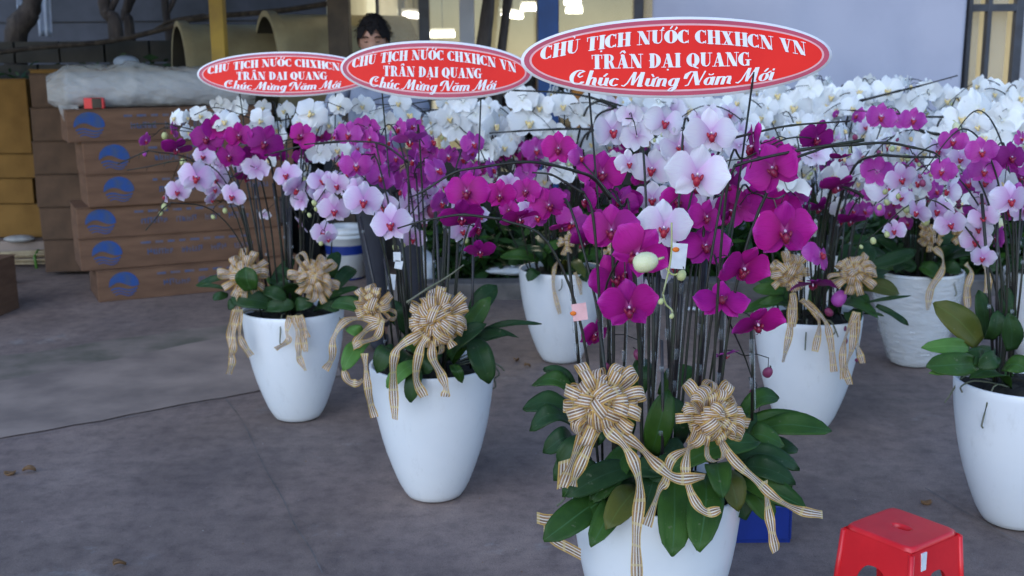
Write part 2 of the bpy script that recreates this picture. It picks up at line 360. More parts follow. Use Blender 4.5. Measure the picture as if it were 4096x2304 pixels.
def vert(px0, px1, mt, name='window_frame', y=YF + .03, d=.09, z0=.84, z1=2.65, Y=YF):
    a, b = PX(px0, Y), PX(px1, Y); m_ = MB(); m_.box(((a + b) / 2, y, (z0 + z1) / 2), (b - a, d, z1 - z0), mt); return bevel(m_.build(name, bld), .006)
for a, b, film in ((1398, 1512, 0), (1520, 1680, 1), (1722, 1842, 0), (1900, 2146, 0), (2236, 2532, 0), (2570, 2616, 1)): glass(PX(a), PX(b), .9, 2.65, film)
for a, b in ((1511, 1521), (1680, 1722), (2532, 2570)): vert(a, b, 'frame_dark')
vert(1842, 1900, 'plaster_pale', 'pilaster', d=.16)
vert(2146, 2236, 'frame_dark', z0=.84, d=.05)
m_ = MB(); m_.box(((PX(1398) + PX(2616)) / 2, YF + .03, .87), (PX(2616) - PX(1398), .14, .05), 'frame_dark'); bevel(m_.build('window_sill', bld), .006)
# door and side pane at the right
glass(PX(3856), PX(3914), .1, 2.6, True); glass(PX(3932), PX(4025), .1, 2.6, True)
for a, b in ((3838, 3856), (3914, 3932), (4025, 4058)): vert(a, b, 'frame_dark', 'door_frame', z0=0, z1=2.7, y=YF - .06, d=.07)
m_ = MB(); zt = at(3900, 33, YF).z; m_.box(((PX(3856) + PX(4025)) / 2, YF - .062, zt), (PX(4025) - PX(3856), .06, .055), 'frame_dark'); m_.build('door_rail', bld)
m_ = MB(); a, b = PX(4058), PX(6500); m_.box(((a + b) / 2, YF - .02, 1.35), (b - a, .05, 2.6), 'plaster_pale'); m_.build('wall', bld)
m_ = MB(); a, b = PX(3856), PX(3914); m_.box(((a + b) / 2, YF + .2, 1.35), (b - a - .01, .02, 2.5), 'paint_brown'); m_.build('door_panel', bld)
# wall behind the sheet
m_ = MB(); a, b = PX(2622), PX(3836); m_.box(((a + b) / 2, YF + .02, 1.75), (b - a, .12, 1.8), 'plaster_pale'); m_.build('wall', bld)
for (px, py, L, yaw) in ((1655, 62, .55, 1.25), (2050, 62, .6, 1.2), (2120, 32, .22, .3), (2296, 42, .2, .1), (2290, 8, .2, .1), (1770, 138, .3, .1)):
    P = at(px, py, 14.2); P.z = min(P.z, 3.0)
    t_ = MB(); dx, dy = math.cos(yaw) * L / 2, math.sin(yaw) * L / 2
    t_.tube([P - Vector((dx, dy, 0)), P + Vector((dx, dy, 0))], .035, 'lamp_tube', 8); t_.box(P + Vector((0, 0, .055)), (L, .09, .03), 'white_plastic', yaw)
    t_.tube([P + Vector((0, 0, .07)), Vector((P.x, P.y, 3.15))], .006, 'frame_dark', 4)
    t_.build('tube_lamp', bld)
ld = bpy.data.lights.new('room_lamp', 'AREA'); ld.energy = 190; ld.color = (1, .9, .72); ld.size = 3.5; ld.size_y = 3; ld.shape = 'RECTANGLE'
lo_ = bpy.data.objects.new('room_lamp', ld); C.objects.link(lo_); lo_.location = (1.2, 12.6, 3.1)
# furniture blocks seen dimly through the glass
for (px, py, w, h, mt) in ((1610, 250, .7, .5, 'grey_plastic'), (2120, 300, .9, .7, 'cardboard_worn'), (2050, 220, .5, .4, 'stone_pale'), (2400, 330, 1.1, .6, 'cardboard_ochre')):
    P = at(px, py, 12.5); m_ = MB(); zz = P.z; m_.box((P.x, P.y, zz / 2), (w, .5, zz), mt); m_.box((P.x, P.y - .26, zz * .75), (w * .8, .02, .05), 'frame_dark'); m_.build('cabinet', bld)

# pale lilac sheet hung in front of the wall
a, b = PX(2608, 8.7), PX(3842, 8.7); rows = []
for i in range(12):
    z = 2.85 - 2.8 * i / 11; row = []
    for j in range(90):
        u = j / 89; row.append((a + (b - a) * u, 8.7 + .005 * math.sin(u * 37 + math.sin(z * 1.3) * 1.7) + .03 * math.sin(u * 9 + z * .4) + .012 * math.sin(u * 21 + z * .8 + 1), z))
    rows.append(row)
mb = MB(); mb.grid(rows, 'fabric_lilac'); o = tag(mb.build('hanging_sheet'), 'large pale lilac fabric sheet hanging in soft folds behind the white orchids', 'sheet')
so = o.modifiers.new('thickness', 'SOLIDIFY'); so.thickness = .004

# unseen roof added to shade the boxes, set on the real posts
can = thing('shade_canopy', (-2.6, 8.2, 0), 'unseen sheet roof added to shade the stacked boxes, on yellow, brown and blue posts', 'shade_canopy')
def post(px0, px1, Y, mt, lab):
    a, b = PX(px0, Y), PX(px1, Y); m_ = MB(); m_.box(((a + b) / 2, Y + (b - a) / 2, 1.35), (b - a, b - a, 2.7), mt); m_.box(((a + b) / 2, Y + (b - a) / 2, .01), ((b - a) * 1.8, (b - a) * 1.8, .02), mt)
    o = bevel(m_.build('post', can), .008); o['label'] = lab
post(850, 906, 8.25, 'paint_yellow', 'yellow painted post'); post(1318, 1402, 8.5, 'paint_brown', 'wide brown post'); post(2152, 2234, 8.4, 'paint_blue', 'blue painted post')
m_ = MB(); m_.box((-3.4, 7.45, 2.78), (7.2, 3.9, .05), 'roof_sheet'); m_.build('roof', can)  # roof sheet out of view, added to darken what stands below
for k in range(22):
    m_ = MB(); m_.box((-6.9 + k * .325, 7.45, 2.8145), (.05, 3.88, .018), 'roof_sheet'); m_.build('roof_rib', can)
for y_ in (5.6, 8.3):
    m_ = MB(); m_.box((-3.2, y_, 2.70), (6.7, .07, .1), 'frame_dark'); m_.build('beam', can)

# back left: far wall, dark garden wall, pipes, trees
mb = MB(); mb.box((-6.6, 14.2, 2.4), (10.6, .2, 4.8), 'far_wall')
fw = thing('boundary_wall', (-7.4, 14.2, 0), 'tall bluish grey wall of horizontal boards far behind the trees at the left', 'wall'); mb.build('wall_core', fw)
for k in range(12):
    m_ = MB(); m_.box((-6.6, 14.08 + U(-.006, .006), 1.0 + k * .32), (10.6, .03, .30), 'far_wall'); m_.build('board', fw)
dw = thing('garden_wall', (-5.2, 9.9, 0), 'low dark block wall behind the stacked boxes at the left', 'wall')
bme = {}
for r_ in range(9):
    for c_ in range(15):
        w_ = .38; x_ = -8.2 + (c_ + (.5 if r_ % 2 else 0)) * .4
        m_ = MB(); m_.box((x_, 10.2 + U(-.008, .008), .1 + r_ * .2), (w_, .2, .185), 'plinth_dark', U(-.01, .01)); m_.build('block', dw)
def pipe(px, py_top, Y, r, L, yaw, lab):
    T = at(px, py_top, Y); c = Vector((T.x, Y, T.z - r)); d = Vector((math.cos(yaw), math.sin(yaw), 0)); s_ = Vector((-d.y, d.x, 0)); n = 36
    t = thing('culvert_pipe', c - Vector((0, 0, r)), lab, 'pipe', 'beige pipes behind the boxes')
    def ring(rr, q, bell=1): return [c + d * q + (s_ * math.cos(2 * math.pi * j / n) + Vector((0, 0, 1)) * math.sin(2 * math.pi * j / n)) * rr * bell for j in range(n)]
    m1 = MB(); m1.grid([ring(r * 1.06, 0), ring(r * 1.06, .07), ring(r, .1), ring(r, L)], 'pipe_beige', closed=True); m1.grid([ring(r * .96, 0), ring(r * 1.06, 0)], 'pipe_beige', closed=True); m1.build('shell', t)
    m2 = MB(); m2.grid([ring(r * .96, 0), ring(r * .94, L)], 'pipe_inner_shade', closed=True); m2.face([m2.add(p) for p in ring(r * .94, L)], 'pipe_inner_shade'); m2.build('shaded_inside', t)  # inside of the pipe, coloured dark for the shade in its opening
    for q in (.25, L - .25):
        P = c + d * q; m3 = MB(); m3.box((P.x, P.y, (c.z - r) / 2 + .02), (.12, .5, c.z - r + .04), 'plinth_dark', yaw); m3.build('support', t)
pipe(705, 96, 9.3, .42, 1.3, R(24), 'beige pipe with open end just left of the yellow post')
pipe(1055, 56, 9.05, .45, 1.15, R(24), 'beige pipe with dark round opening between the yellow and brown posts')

def tree(name, base, limbs, crown_c, crown_r, lab, nleaf=1500, seed=1, group=None):
    rnd = random.Random(seed); t = thing(name, base, lab, 'tree', group)
    m_ = MB()
    for pts, r0, r1 in limbs:
        P = catmull(pts, 5); k = len(P); m_.tube(P, [(r0 + (r1 - r0) * i / (k - 1)) * (1 + rnd.uniform(-.1, .1)) for i in range(k)], 'bark', 10)
    m_.build('trunk', t)
    m2 = MB()
    cl = [Vector((rnd.gauss(0, .45), rnd.gauss(0, .45), rnd.gauss(0, .35))) for _ in range(14)]
    for _ in range(nleaf):
        q = rnd.choice(cl); p = crown_c + Vector(((q.x + rnd.gauss(0, .16)) * crown_r, (q.y + rnd.gauss(0, .16)) * crown_r, (q.z + rnd.gauss(0, .13)) * crown_r))
        a = Vector((rnd.uniform(-1, 1), rnd.uniform(-1, 1), rnd.uniform(-.6, .3))).normalized(); b_ = a.cross(Vector((rnd.uniform(-1, 1), rnd.uniform(-1, 1), 1))).normalized(); L = rnd.uniform(.07, .14)
        m2.face([m2.add(v) for v in (p - a * L, p + b_ * L * .35, p + a * L, p - b_ * L * .35)], 'leaf_dark' if rnd.random() < .6 else 'leaf_green')
    tag(m2.build('crown', t), kind='stuff')
Z0 = Vector((0, 0, 0))
def tp(px, py, Y): return at(px, py, Y)
b1, b2 = tp(1905, 520, 8.05), tp(1985, 520, 8.2)
for (pa, pb, bb, r0, sd, lab) in ((1925, 1955, b1, .062, 3, 'tree with a dark twin-stem trunk left of the blue post, left stem'), (2000, 2030, b2, .042, 4, 'thinner dark tree trunk standing right beside the twin trunk left of the blue post')):
    top = tp(pb, 0, bb.y); mid = tp(pa, 260, bb.y)
    limbs = [([Vector((bb.x, bb.y, 0)), bb, mid, top, top + Vector((.1, .1, .9)), top + Vector((.25, .2, 1.8))], r0, r0 * .6),
             ([top + Vector((.1, .1, .9)), top + Vector((-.4, 0, 1.5)), top + Vector((-.9, -.1, 2.0))], r0 * .5, .012), ([top + Vector((.1, .1, .7)), top + Vector((.6, -.1, 1.3)), top + Vector((1.1, -.2, 1.7))], r0 * .5, .012)]
    tree('tree', Vector((bb.x, bb.y, 0)), limbs, top + Vector((.2, .6, 2.2)), 1.3, lab, 900, sd)
for i, (pts, Y, r0, lab) in enumerate((([(470, 700), (465, 150), (430, 60), (415, -30)], 11.0, .075, 'dark leaning tree trunk forking left in front of the bluish wall'),
                                  ([(520, 700), (520, 160), (500, 60), (515, -30)], 11.4, .06, 'dark upright tree trunk right beside the forked one near the bluish wall'),
                                  ([(90, 700), (60, 200), (110, 60), (130, -30)], 11.2, .13, 'thick dark tree trunk at the far left edge behind the ochre boxes'),
                                  ([(690, 600), (680, 200), (665, 60), (660, -30)], 11.8, .05, 'slim dark tree trunk behind the first beige pipe'))):
    P = [tp(a, b_, Y) for a, b_ in pts]; base = Vector((P[0].x, Y, 0)); top = P[-1]
    tree('tree', base, [([base] + P[1:] + [top + Vector((.1, 0, 1.2))], r0, r0 * .6), ([P[2], P[2] + Vector((.3, .1, .5)), P[2] + Vector((.9, .1, 1.0))], r0 * .5, .015)], top + Vector((0, 0, 1.5)), 1.5, lab, 1300, 10 + i)
# rubbish and undergrowth on the garden wall
mb = MB(); rnd = random.Random(5)
for _ in range(1500):
    p = Vector((rnd.uniform(-6.6, -2.6), rnd.uniform(9.75, 10.6), 1.25 + abs(rnd.gauss(0, .14)))); a = Vector((rnd.uniform(-1, 1), rnd.uniform(-1, 1), rnd.uniform(-.5, .8))).normalized(); b_ = a.cross(Vector((.3, .8, rnd.uniform(-1, 1)))).normalized(); L = rnd.uniform(.03, .08)
    mb.face([mb.add(v) for v in (p - a * L, p + b_ * L * .4, p + a * L, p - b_ * L * .4)], 'leaf_dark')
tag(mb.build('undergrowth'), kind='stuff', label='dark leafy undergrowth along the top of the low block wall', cat='undergrowth')
mb = MB(); mb.tube(catmull([tp(-60, 215, 9.6), tp(150, 190, 9.6), tp(430, 165, 9.6), tp(640, 120, 9.5), tp(800, 72, 9.4), tp(1100, 45, 9.3), tp(1330, 12, 9.2)], 6), .022, 'bark', 7)
mb.tube(catmull([tp(600, 135, 9.55), tp(650, 100, 9.5), tp(700, 80, 9.5), tp(820, 60, 9.45)], 5), .014, 'bark', 6)
tag(mb.build('fallen_branch'), 'long bare dark branch slanting across behind the yellow post', 'branch')
for (x0, x1, y1, lab) in ((58, 100, 78, 'narrow pale cloth strip hanging at the top left'), (135, 212, 145, 'wider pale cloth strip hanging beside the narrow one at the top left')):
    P, Q = tp(x0, -60, 12.5), tp(x1, y1, 12.5); rows = [[(P.x + (Q.x - P.x) * (j / 11), 12.5 + .03 * math.sin(j * 1.3 + i * .3), P.z + (Q.z - P.z) * i / 7) for j in range(12)] for i in range(8)]
    m_ = MB(); m_.grid(rows, 'cloth_pale'); o = tag(m_.build('hanging_cloth'), lab, 'cloth'); so = o.modifiers.new('thickness', 'SOLIDIFY'); so.thickness = .004
m_ = MB(); P = tp(505, 248, 8.6); m_.ball(P, (.10, .07, .05), 'cloth_pale', 8); tag(m_.build('plastic_bag'), 'small crumpled pale bag behind the wrapped roll', 'bag')

# dark planted strip and debris behind the planters
mb = MB(); rnd = random.Random(11)
for _ in range(9500):
    p = Vector((rnd.uniform(-.75, 5.2), rnd.uniform(7.58, 8.6), 0)); p.z = abs(rnd.gauss(.1, .24)); a = Vector((rnd.uniform(-1, 1), rnd.uniform(-1, .4), rnd.uniform(-.3, 1))).normalized(); b_ = a.cross(Vector((.2, rnd.uniform(-1, 1), .8))).normalized(); L = rnd.uniform(.04, .1)
    mb.face([mb.add(v) for v in (p - a * L, p + b_ * L * .35, p + a * L, p - b_ * L * .35)], 'leaf_dark' if rnd.random() < .8 else 'leaf_green')
tag(mb.build('hedge_undergrowth'), 'dark leafy undergrowth growing behind the kerb at the back', 'undergrowth', kind='stuff')
sheet('planting_bed', [(-.85, 7.52), (5.4, 7.52), (5.4, 8.86), (-.85, 8.86)], .05, 'plinth_dark')

# ------------------------------------------------------------------ cardboard boxes
FU = lambda x, y: (x / .629, y / .629)
ORD = ['bottom', 'second from the bottom', 'third from the bottom', 'third from the top', 'second from the top', 'topmost']
def cbox(P, L, D, H, ang, mt, lab, group, logo=None, print_=True, seed=0):
    rnd = random.Random(seed); u = Vector((math.cos(ang), math.sin(ang), 0)); v = Vector((-u.y, u.x, 0)); P = Vector(P)
    t = thing('cardboard_box', P, lab, 'box', group); z = Vector((0, 0, 1))
    def q(a, b_, c): return P + u * a + v * b_ + z * c
    bow = rnd.uniform(-.006, .004)
    m_ = MB(); m_.hexa([q(0, 0, 0), q(L, 0, 0), q(L, D, 0), q(0, D, 0), q(bow, 0, H - .008), q(L, 0, H - .008), q(L, D, H - .008), q(bow, D, H - .008)], mt); bevel(m_.build('body', t), .006)
    m_ = MB(); m_.hexa([q(-.004, -.004, H - .007), q(L + .004, -.004, H - .007), q(L + .004, D + .004, H - .007), q(-.004, D + .004, H - .007)] + [q(-.004, -.004, H - .001), q(L + .004, -.004, H - .001), q(L + .004, D + .004, H - .001), q(-.004, D + .004, H - .001)], mt); m_.build('lid', t)
    if logo is not None:
        m_ = MB(); r_ = H * .42; cx = logo
        def dq(x_, y_): return q(cx + x_, -.003, H * .5 + y_)
        n = 22; up = [(r_ * 1.08 * math.cos(math.pi * k / n), r_ * math.sin(math.pi * k / n)) for k in range(n + 1)]
        wav = [(-r_ * 1.08 + 2.16 * r_ * k / n, r_ * .22 * math.sin(math.pi * 2 * k / n - .5) * (1 - k / n * .3) - .0) for k in range(n + 1)]
        for k in range(n):
            a_, b2_ = up[n - k], up[n - k - 1]; c_, d_ = wav[k], wav[k + 1]
            m_.face([m_.add(dq(c_[0], min(c_[1], a_[1]))), m_.add(dq(d_[0], min(d_[1], b2_[1]))), m_.add(dq(*b2_)), m_.add(dq(*a_))], 'ink_blue')
        for s_, th in ((-.32, .13), (-.54, .1), (-.74, .08)):
            hw = math.sqrt(1 - s_ * s_) * r_ * 1.0
            for k in range(12):
                x0 = -hw + 2 * hw * k / 12; x1 = x0 + 2 * hw / 12; y0 = r_ * (s_ + .1 * math.sin(k * .55)); y1 = r_ * (s_ + .1 * math.sin((k + 1) * .55))
                m_.face([m_.add(dq(x0, y0 - th * r_ / 2)), m_.add(dq(x1, y1 - th * r_ / 2)), m_.add(dq(x1, y1 + th * r_ / 2)), m_.add(dq(x0, y0 + th * r_ / 2))], 'ink_blue')
        m_.build('printed_logo', t)
        if print_:
            m_ = MB(); x_ = logo + .26
            for w_ in (5, 4, 3, 4):
                for k in range(w_):
                    a_ = rnd.uniform(.022, .036); hh = H * rnd.uniform(.15, .2); k_ = rnd.random()
                    for (dx, dz, ww, h2) in ((0, 0, .009, hh), (a_ - .012, rnd.choice((0, hh * .3)), .008, hh * .8), (0, rnd.choice((0, hh * .45, hh * .8)), a_, .009)):
                        m_.face([m_.add(q(x_ + dx + i * ww, -.0028, H * .38 + dz + j * h2)) for i, j in ((0, 0), (1, 0), (1, 1), (0, 1))], 'ink_faded')
                    x_ += a_ + .006
                x_ += .05
            x_ = logo + .22
            for k in range(9):
                a_ = rnd.uniform(.03, .07); m_.face([m_.add(q(x_ + i * a_, -.0028, H * .74 + j * .016)) for i, j in ((0, 0), (1, 0), (1, 1), (0, 1))], 'ink_faded'); x_ += a_ + .03
            tag(m_.build('printed_lettering', t), kind='stuff')
    return t
ANG = R(26); GB = 'brown cardboard boxes with a blue round print'
lefts = [(248, 755), (206, 690), (196, 600), (222, 515), (214, 435), (170, 350)]
H1 = 1.285 / 6
lg = [.17, .17, .15, .20, .19, .14]
for i, (x, y) in enumerate(lefts):
    P = at(*FU(x, y), 7.34); P.z = i * H1
    cbox((P.x, P.y, P.z), 1.42 - U(0, .06), .5, H1, ANG + U(-.015, .015), 'cardboard', 'brown cardboard box with blue round logo, %s of the front stack' % ORD[i], GB, lg[i], True, i)
# second stack behind, third (ochre) stack further left
P = at(*FU(100, 620), 8.3)
for i in range(6):
    cbox((P.x + U(-.02, .02), 8.35, .03 + i * .248), 1.5, .5, .246, R(6) + U(-.02, .02), 'cardboard_worn', 'worn plain brown box behind the logo boxes, %s of its stack' % ORD[i], 'worn brown boxes behind the logo boxes', None, False, 20 + i)
cbox((P.x + .03, 8.33, .03 + 6 * .248), 1.45, .5, .03, R(6), 'cardboard_ochre', 'flat pale tray lid lying on the worn brown stack', None)
pf = MB(); pf.box((-6.0, 9.9, .09), (6.4, 1.9, .18), 'rough_concrete'); o = bevel(pf.build('platform'), .01); tag(o, kind='structure')
xr = at(*FU(98, 400), 9.15).x
for i, (z0, z1) in enumerate(((.19, .47), (.47, .68), (.68, .88), (.88, 1.48))):
    cbox((xr - 1.35 + (0, -.05, -.02, -.03)[i], 9.15, z0), 1.35, .6, z1 - z0 - .004, R(-2), 'cardboard_ochre', ['lowest', 'second lowest', 'second highest', 'tall top'][i] + ' ochre carton in the stack at the far left edge', 'ochre cartons at the left edge', None, False, 40 + i)
P = gnd(*FU(6, 815)); cbox((P.x - .62, P.y + .1, 0), .5, .4, .36, R(-4), 'cardboard', 'brown carton cut off by the left edge of the photo on the ground', None, seed=50)

# wrapped roll lying on the front stack, small red box
P0 = at(*FU(150, 222), 7.62); zc = 6 * H1 + .125; ax = Vector((math.cos(R(22)), math.sin(R(22)), 0)); sd = Vector((-ax.y, ax.x, 0)); P0.z = zc
t = thing('wrapped_roll', (P0.x, P0.y, zc - .12), 'long grey foam roll wrapped in crumpled clear plastic on top of the logo boxes', 'roll')
m_ = MB(); N = 28; m_.grid([[P0 + ax * (.03 + 1.2 * i / 10) + (sd * math.cos(2 * math.pi * j / N) + Vector((0, 0, 1)) * math.sin(2 * math.pi * j / N)) * .118 for j in range(N)] for i in range(11)], 'roll_foam', closed=True)
m_.face([m_.add(P0 + ax * .03 + (sd * math.cos(-2 * math.pi * j / N) + Vector((0, 0, 1)) * math.sin(-2 * math.pi * j / N)) * .118) for j in range(N)], 'roll_foam'); m_.build('roll_core', t)
m_ = MB(); rnd = random.Random(3); rows = []
for i in range(60):
    row = []; q = -.08 + 1.36 * i / 59
    for j in range(64):
        a_ = 2 * math.pi * j / 64; rr = .124 + abs(rnd.gauss(0, .006)) + .010 * abs(math.sin(q * 31 + 3 * math.sin(a_ * 3))) * (.4 + .6 * (q < .55)) + .008 * abs(math.sin(q * 13 - a_ * 5)) + (.03 * math.exp(-((q - .5) / .14) ** 2) * max(0, math.sin(a_ + .4))) + .022 * abs(math.sin(q * 9 + a_ * 2)) * (1 if q < .5 else .3)
        if q < .03: rr *= .55 + (q + .08) * 3.9
        p = P0 + ax * q + (sd * math.cos(a_) * 1.05 + Vector((0, 0, 1)) * math.sin(a_)) * rr
        p.z = max(p.z, 6 * H1 + .003 + U(0, .004)); row.append(p)
    rows.append(row)
m_.grid(rows, 'plastic_film', closed=True)
c0 = P0 + ax * -.02 + Vector((0, 0, -.1)) - sd * .17      # loose corner hanging over the box edge
m_.grid([[c0 + ax * (.02 * j + .01 * i) + Vector((0, -.012 * math.sin(j + i), -.035 * i + .004 * math.sin(j * 2))) for j in range(max(7 - i, 2) if False else 7)] for i in range(7)], 'plastic_film')
m_.build('plastic_wrap', t)
P = at(*FU(235, 258), 7.5); m_ = MB(); m_.box((P.x, 7.52, 6 * H1 + .036), (.125, .06, .07), 'red_plastic', R(10)); m_.box((P.x + .02, 7.517, 6 * H1 + .036), (.06, .064, .066), 'paint_brown', R(10)); bevel(tag(m_.build('small_box'), 'tiny red box lying at the front edge on top of the logo boxes', 'box'), .003)

# sticks, stones
A_, B_2 = at(*FU(-60, 655), 8.75), at(*FU(172, 632), 8.75); t = thing('stick_bundle', ((A_.x + B_2.x) / 2, 8.75, 0), 'bundle of pale wooden sticks tied with a green band on the ground at the left', 'sticks')
rnd = random.Random(2)
for k in range(16):
    o1, o2 = rnd.uniform(-.05, .05), rnd.uniform(0, .09); a_ = Vector((A_.x, 8.75 + o1, .02 + o2)); b_ = Vector((B_2.x + rnd.uniform(-.1, .03), 8.75 + o1 * 1.4, .02 + o2 * 1.3)); m_ = MB(); m_.tube([a_, b_], .0085, 'wood_stick', 6); m_.build('stick', t)
m_ = MB(); xm = A_.x + .5; m_.tube([(xm, 8.69, .0), (xm, 8.68, .1), (xm, 8.75, .135), (xm, 8.82, .1)], .012, 'leaf_light', 6); m_.build('tie_band', t)
for (x, y, z, sx, sz, lab) in ((122, 580, .18, .11, .085, 'smooth pale round stone on the platform beside the ochre cartons'), (50, 598, .18, .13, .03, 'flat yellowish slab of stone on the platform at the left')):
    P = gnd(*FU(x, y + 10), z); m_ = MB(); m_.ball((P.x, P.y, z + sz * .8), (sx, .08, sz), 'stone_pale', 9); tag(m_.build('stone'), lab, 'stone')
P = gnd(*FU(18, 715)); m_ = MB(); m_.ball((P.x, P.y, .035), (.06, .045, .045), 'stone_pale', 8); tag(m_.build('stone'), 'small pale pebble on the dark ground by the left edge', 'stone')

# white and blue paint bucket
P = gnd(*FU(866, 707)); P.y += .12
t = thing('bucket', (P.x, P.y, 0), 'white plastic bucket with a blue wrap band standing behind the left planters', 'bucket')
m_ = MB(); m_.lathe([(0, .004), (.128, .004), (.13, .01), (.14, .13), (.15, .26)], 'blue_plastic', P, 36); m_.build('label_band', t)
m_ = MB(); m_.lathe([(.146, .26), (.152, .262), (.155, .31), (.163, .312), (.163, .325), (.157, .327), (.158, .345), (.168, .347), (.168, .362), (.160, .364), (.161, .385), (.166, .392), (.158, .395), (.15, .38), (.14, .02), (0, .02)], 'white_plastic', P, 36); m_.build('shell', t)
# blue tray behind the front planter
P = gnd(3160, 2170); P2 = gnd(2900, 2170); Yc = P.y
t = thing('plastic_tray', (P.x - .14, Yc + .12, 0), 'open blue plastic tray on the ground behind the front planter', 'tray')
w_, d_, h_ = .30, .24, .125; cx, cy = P.x - w_ / 2, Yc + d_ / 2
m_ = MB(); m_.box((cx, cy, .006), (w_, d_, .012), 'blue_plastic'); m_.build('base', t)
for (ox, oy, sx, sy) in ((-w_ / 2, 0, .008, d_), (w_ / 2, 0, .008, d_), (0, -d_ / 2, w_ - .01, .008), (0, d_ / 2, w_ - .01, .008)):
    m_ = MB(); m_.box((cx + ox, cy + oy, h_ / 2 + .006), (sx, sy, h_ - .008), 'blue_plastic'); bevel(m_.build('side', t), .003)
m_ = MB(); m_.tube([(cx + .06, cy + .02, .02), (cx + .06, cy + .02, .05)], .045, 'hole_black', 14); m_.tube(catmull([(cx + .02, cy, .09), (cx + .03, cy + .04, .12), (cx + .08, cy + .05, .11), (cx + .1, cy, .09)], 5), .006, 'white_plastic', 6); tag(m_.build('tape_reel'), 'black reel with a pale ring lying inside the blue tray', 'reel')
# crumpled plastic and paper scraps at the back
def crumple(name, P, sz, mt, lab, cat, seed):
    rnd = random.Random(seed); m_ = MB(); n = 10; rows = []
    for i in range(n + 1):
        a_ = math.pi * i / n; rows.append([Vector(P) + Vector((sz[0] * math.sin(a_) * math.cos(2 * math.pi * j / 14), sz[1] * math.sin(a_) * math.sin(2 * math.pi * j / 14), sz[2] * (1 - math.cos(a_)))) * 1 + Vector([rnd.gauss(0, .12) * s_ for s_ in sz]) for j in range(14)])
    m_.grid(rows, mt, closed=True); return tag(m_.build(name), lab, cat)
P = gnd(*FU(1066, 745)); crumple('plastic_bag', (P.x, P.y + .1, .0), (.075, .05, .15), 'grey_plastic', 'crumpled white plastic bag standing behind the planter with two beige bows', 'bag', 1)
P = gnd(*FU(1143, 745)); crumple('plastic_bag', (P.x + .05, P.y + .4, .1), (.05, .04, .14), 'grey_plastic', 'narrow upright scrap of white plastic between the dark stems', 'bag', 2)
P = gnd(*FU(1285, 752)); crumple('plastic_bag', (P.x, P.y + .3, .11), (.16, .07, .03), 'grey_plastic', 'flattened clear plastic scrap lying on the kerb left of a white pot', 'bag', 3)
for k, (x, y) in enumerate(((1704, 785), (1740, 783), (1758, 784))):
    P = gnd(*FU(x, y)); crumple('paper_scrap', (P.x, P.y, .002), (.035, .02, .012), 'tag_white', ['left', 'middle', 'right'][k] + ' one of three white paper scraps on the ground near the kerb', 'paper', 5 + k)
# ------------------------------------------------------------------ orchid parts
def petal(mb, ang, L, hw, mt, y0=0.0, back=.08, edge=.06, wav=.012, claw=.35, fat=.62, n=11, m=8, seed=0, curl=0.0):
    rnd = random.Random(seed); ca, sa = math.cos(R(ang)), math.sin(R(ang)); ph = rnd.uniform(0, 6); rows = []; uv = []
    for i in range(n + 1):
        s = .5 - .5 * math.cos(math.pi * i / n); w = hw * max(.05, 1 - ((s - .5) / .5) ** 2) ** .5 * min(1, .42 + s * (1.5 if claw > .4 else 2.2))
        row = []; ur = []
        for j in range(m + 1):
            t = -1 + 2 * j / m; rs = s * L * (1 - .07 * t * t * (s > .8)); a = w * t
            y = y0 + back * s * s + edge * t * t * s * hw / .3 + wav * math.sin(ph + 5 * s + 4 * t) * s - curl * max(0, s - .45) ** 2
            row.append((ca * rs - sa * a, y, sa * rs + ca * a)); ur.append((s, j / m))
        rows.append(row); uv.append(ur)
    mb.grid(rows, mt, uv)
def lip_mesh(lm):
    b = MB(); b.ball((0, -.085, -.11), (.06, .07, .085), lm, 7, Matrix.Rotation(R(25), 3, 'X'))
    for s in (-1, 1): b.ball((s * .065, -.075, -.05), (.028, .05, .06), lm, 6, Matrix.Rotation(R(20 * s), 3, 'Y')); b.tube([(s * .01, -.12, -.16), (s * .03, -.13, -.19), (s * .045, -.11, -.20)], .006, lm, 5)
    b.ball((0, -.05, .0), (.022, .04, .024), 'column_white' if lm != 'lip_purple' else 'petal_violet', 6); b.ball((0, -.09, -.045), (.018, .02, .018), 'lip_yellow' if lm != 'lip_purple' else 'lip_red', 5)
    return b.mesh('lip')
FM = {}
for k, mt, lm in (('W', 'petal_white', 'lip_yellow'), ('M', 'petal_magenta', 'lip_purple'), ('V', 'petal_violet', 'lip_red'), ('D', 'petal_dark', 'lip_purple'), ('P', 'petal_pale', 'lip_red'), ('L', 'petal_blush', 'lip_red')):
    vs = []
    for v in range(5):
        cu = (0, .25, -.15, .1, .4)[v]; a = MB(); petal(a, 90 + (0, 5, -6, 2, -3)[v], .49 - .012 * v, .165, mt, .025, .05 + .12 * (v == 2) - .1 * (v == 4), .04, .02, seed=v, fat=.75)
        for s_ in (-1, 1): petal(a, -90 + s_ * (30 + 3 * v), .44, .15, mt, .02, .07 - .05 * (v == 3), .04, .02, seed=v + 5, fat=.75)
        a.ball((0, .03, 0), (.04, .05, .04), mt, 5)
        pr = MB(); petal(pr, 3 + (0, 6, 2, 9, -4)[v], .52, .30, mt, -.01, .07 + .08 * (v == 1) - .06 * (v == 3), .05, .016, claw=.5, fat=.62, seed=v + 9, curl=cu)
        pl = MB(); petal(pl, 177 - (0, 8, 3, 5, -3)[v], .52, .30, mt, -.012, .07 + .09 * (v == 2), .05, .016, claw=.5, fat=.62, seed=v + 19, curl=cu)
        vs.append((a.mesh('sepals'), pr.mesh('petal'), pl.mesh('petal')))
    FM[k] = (vs, lip_mesh(lm))
BM = {}
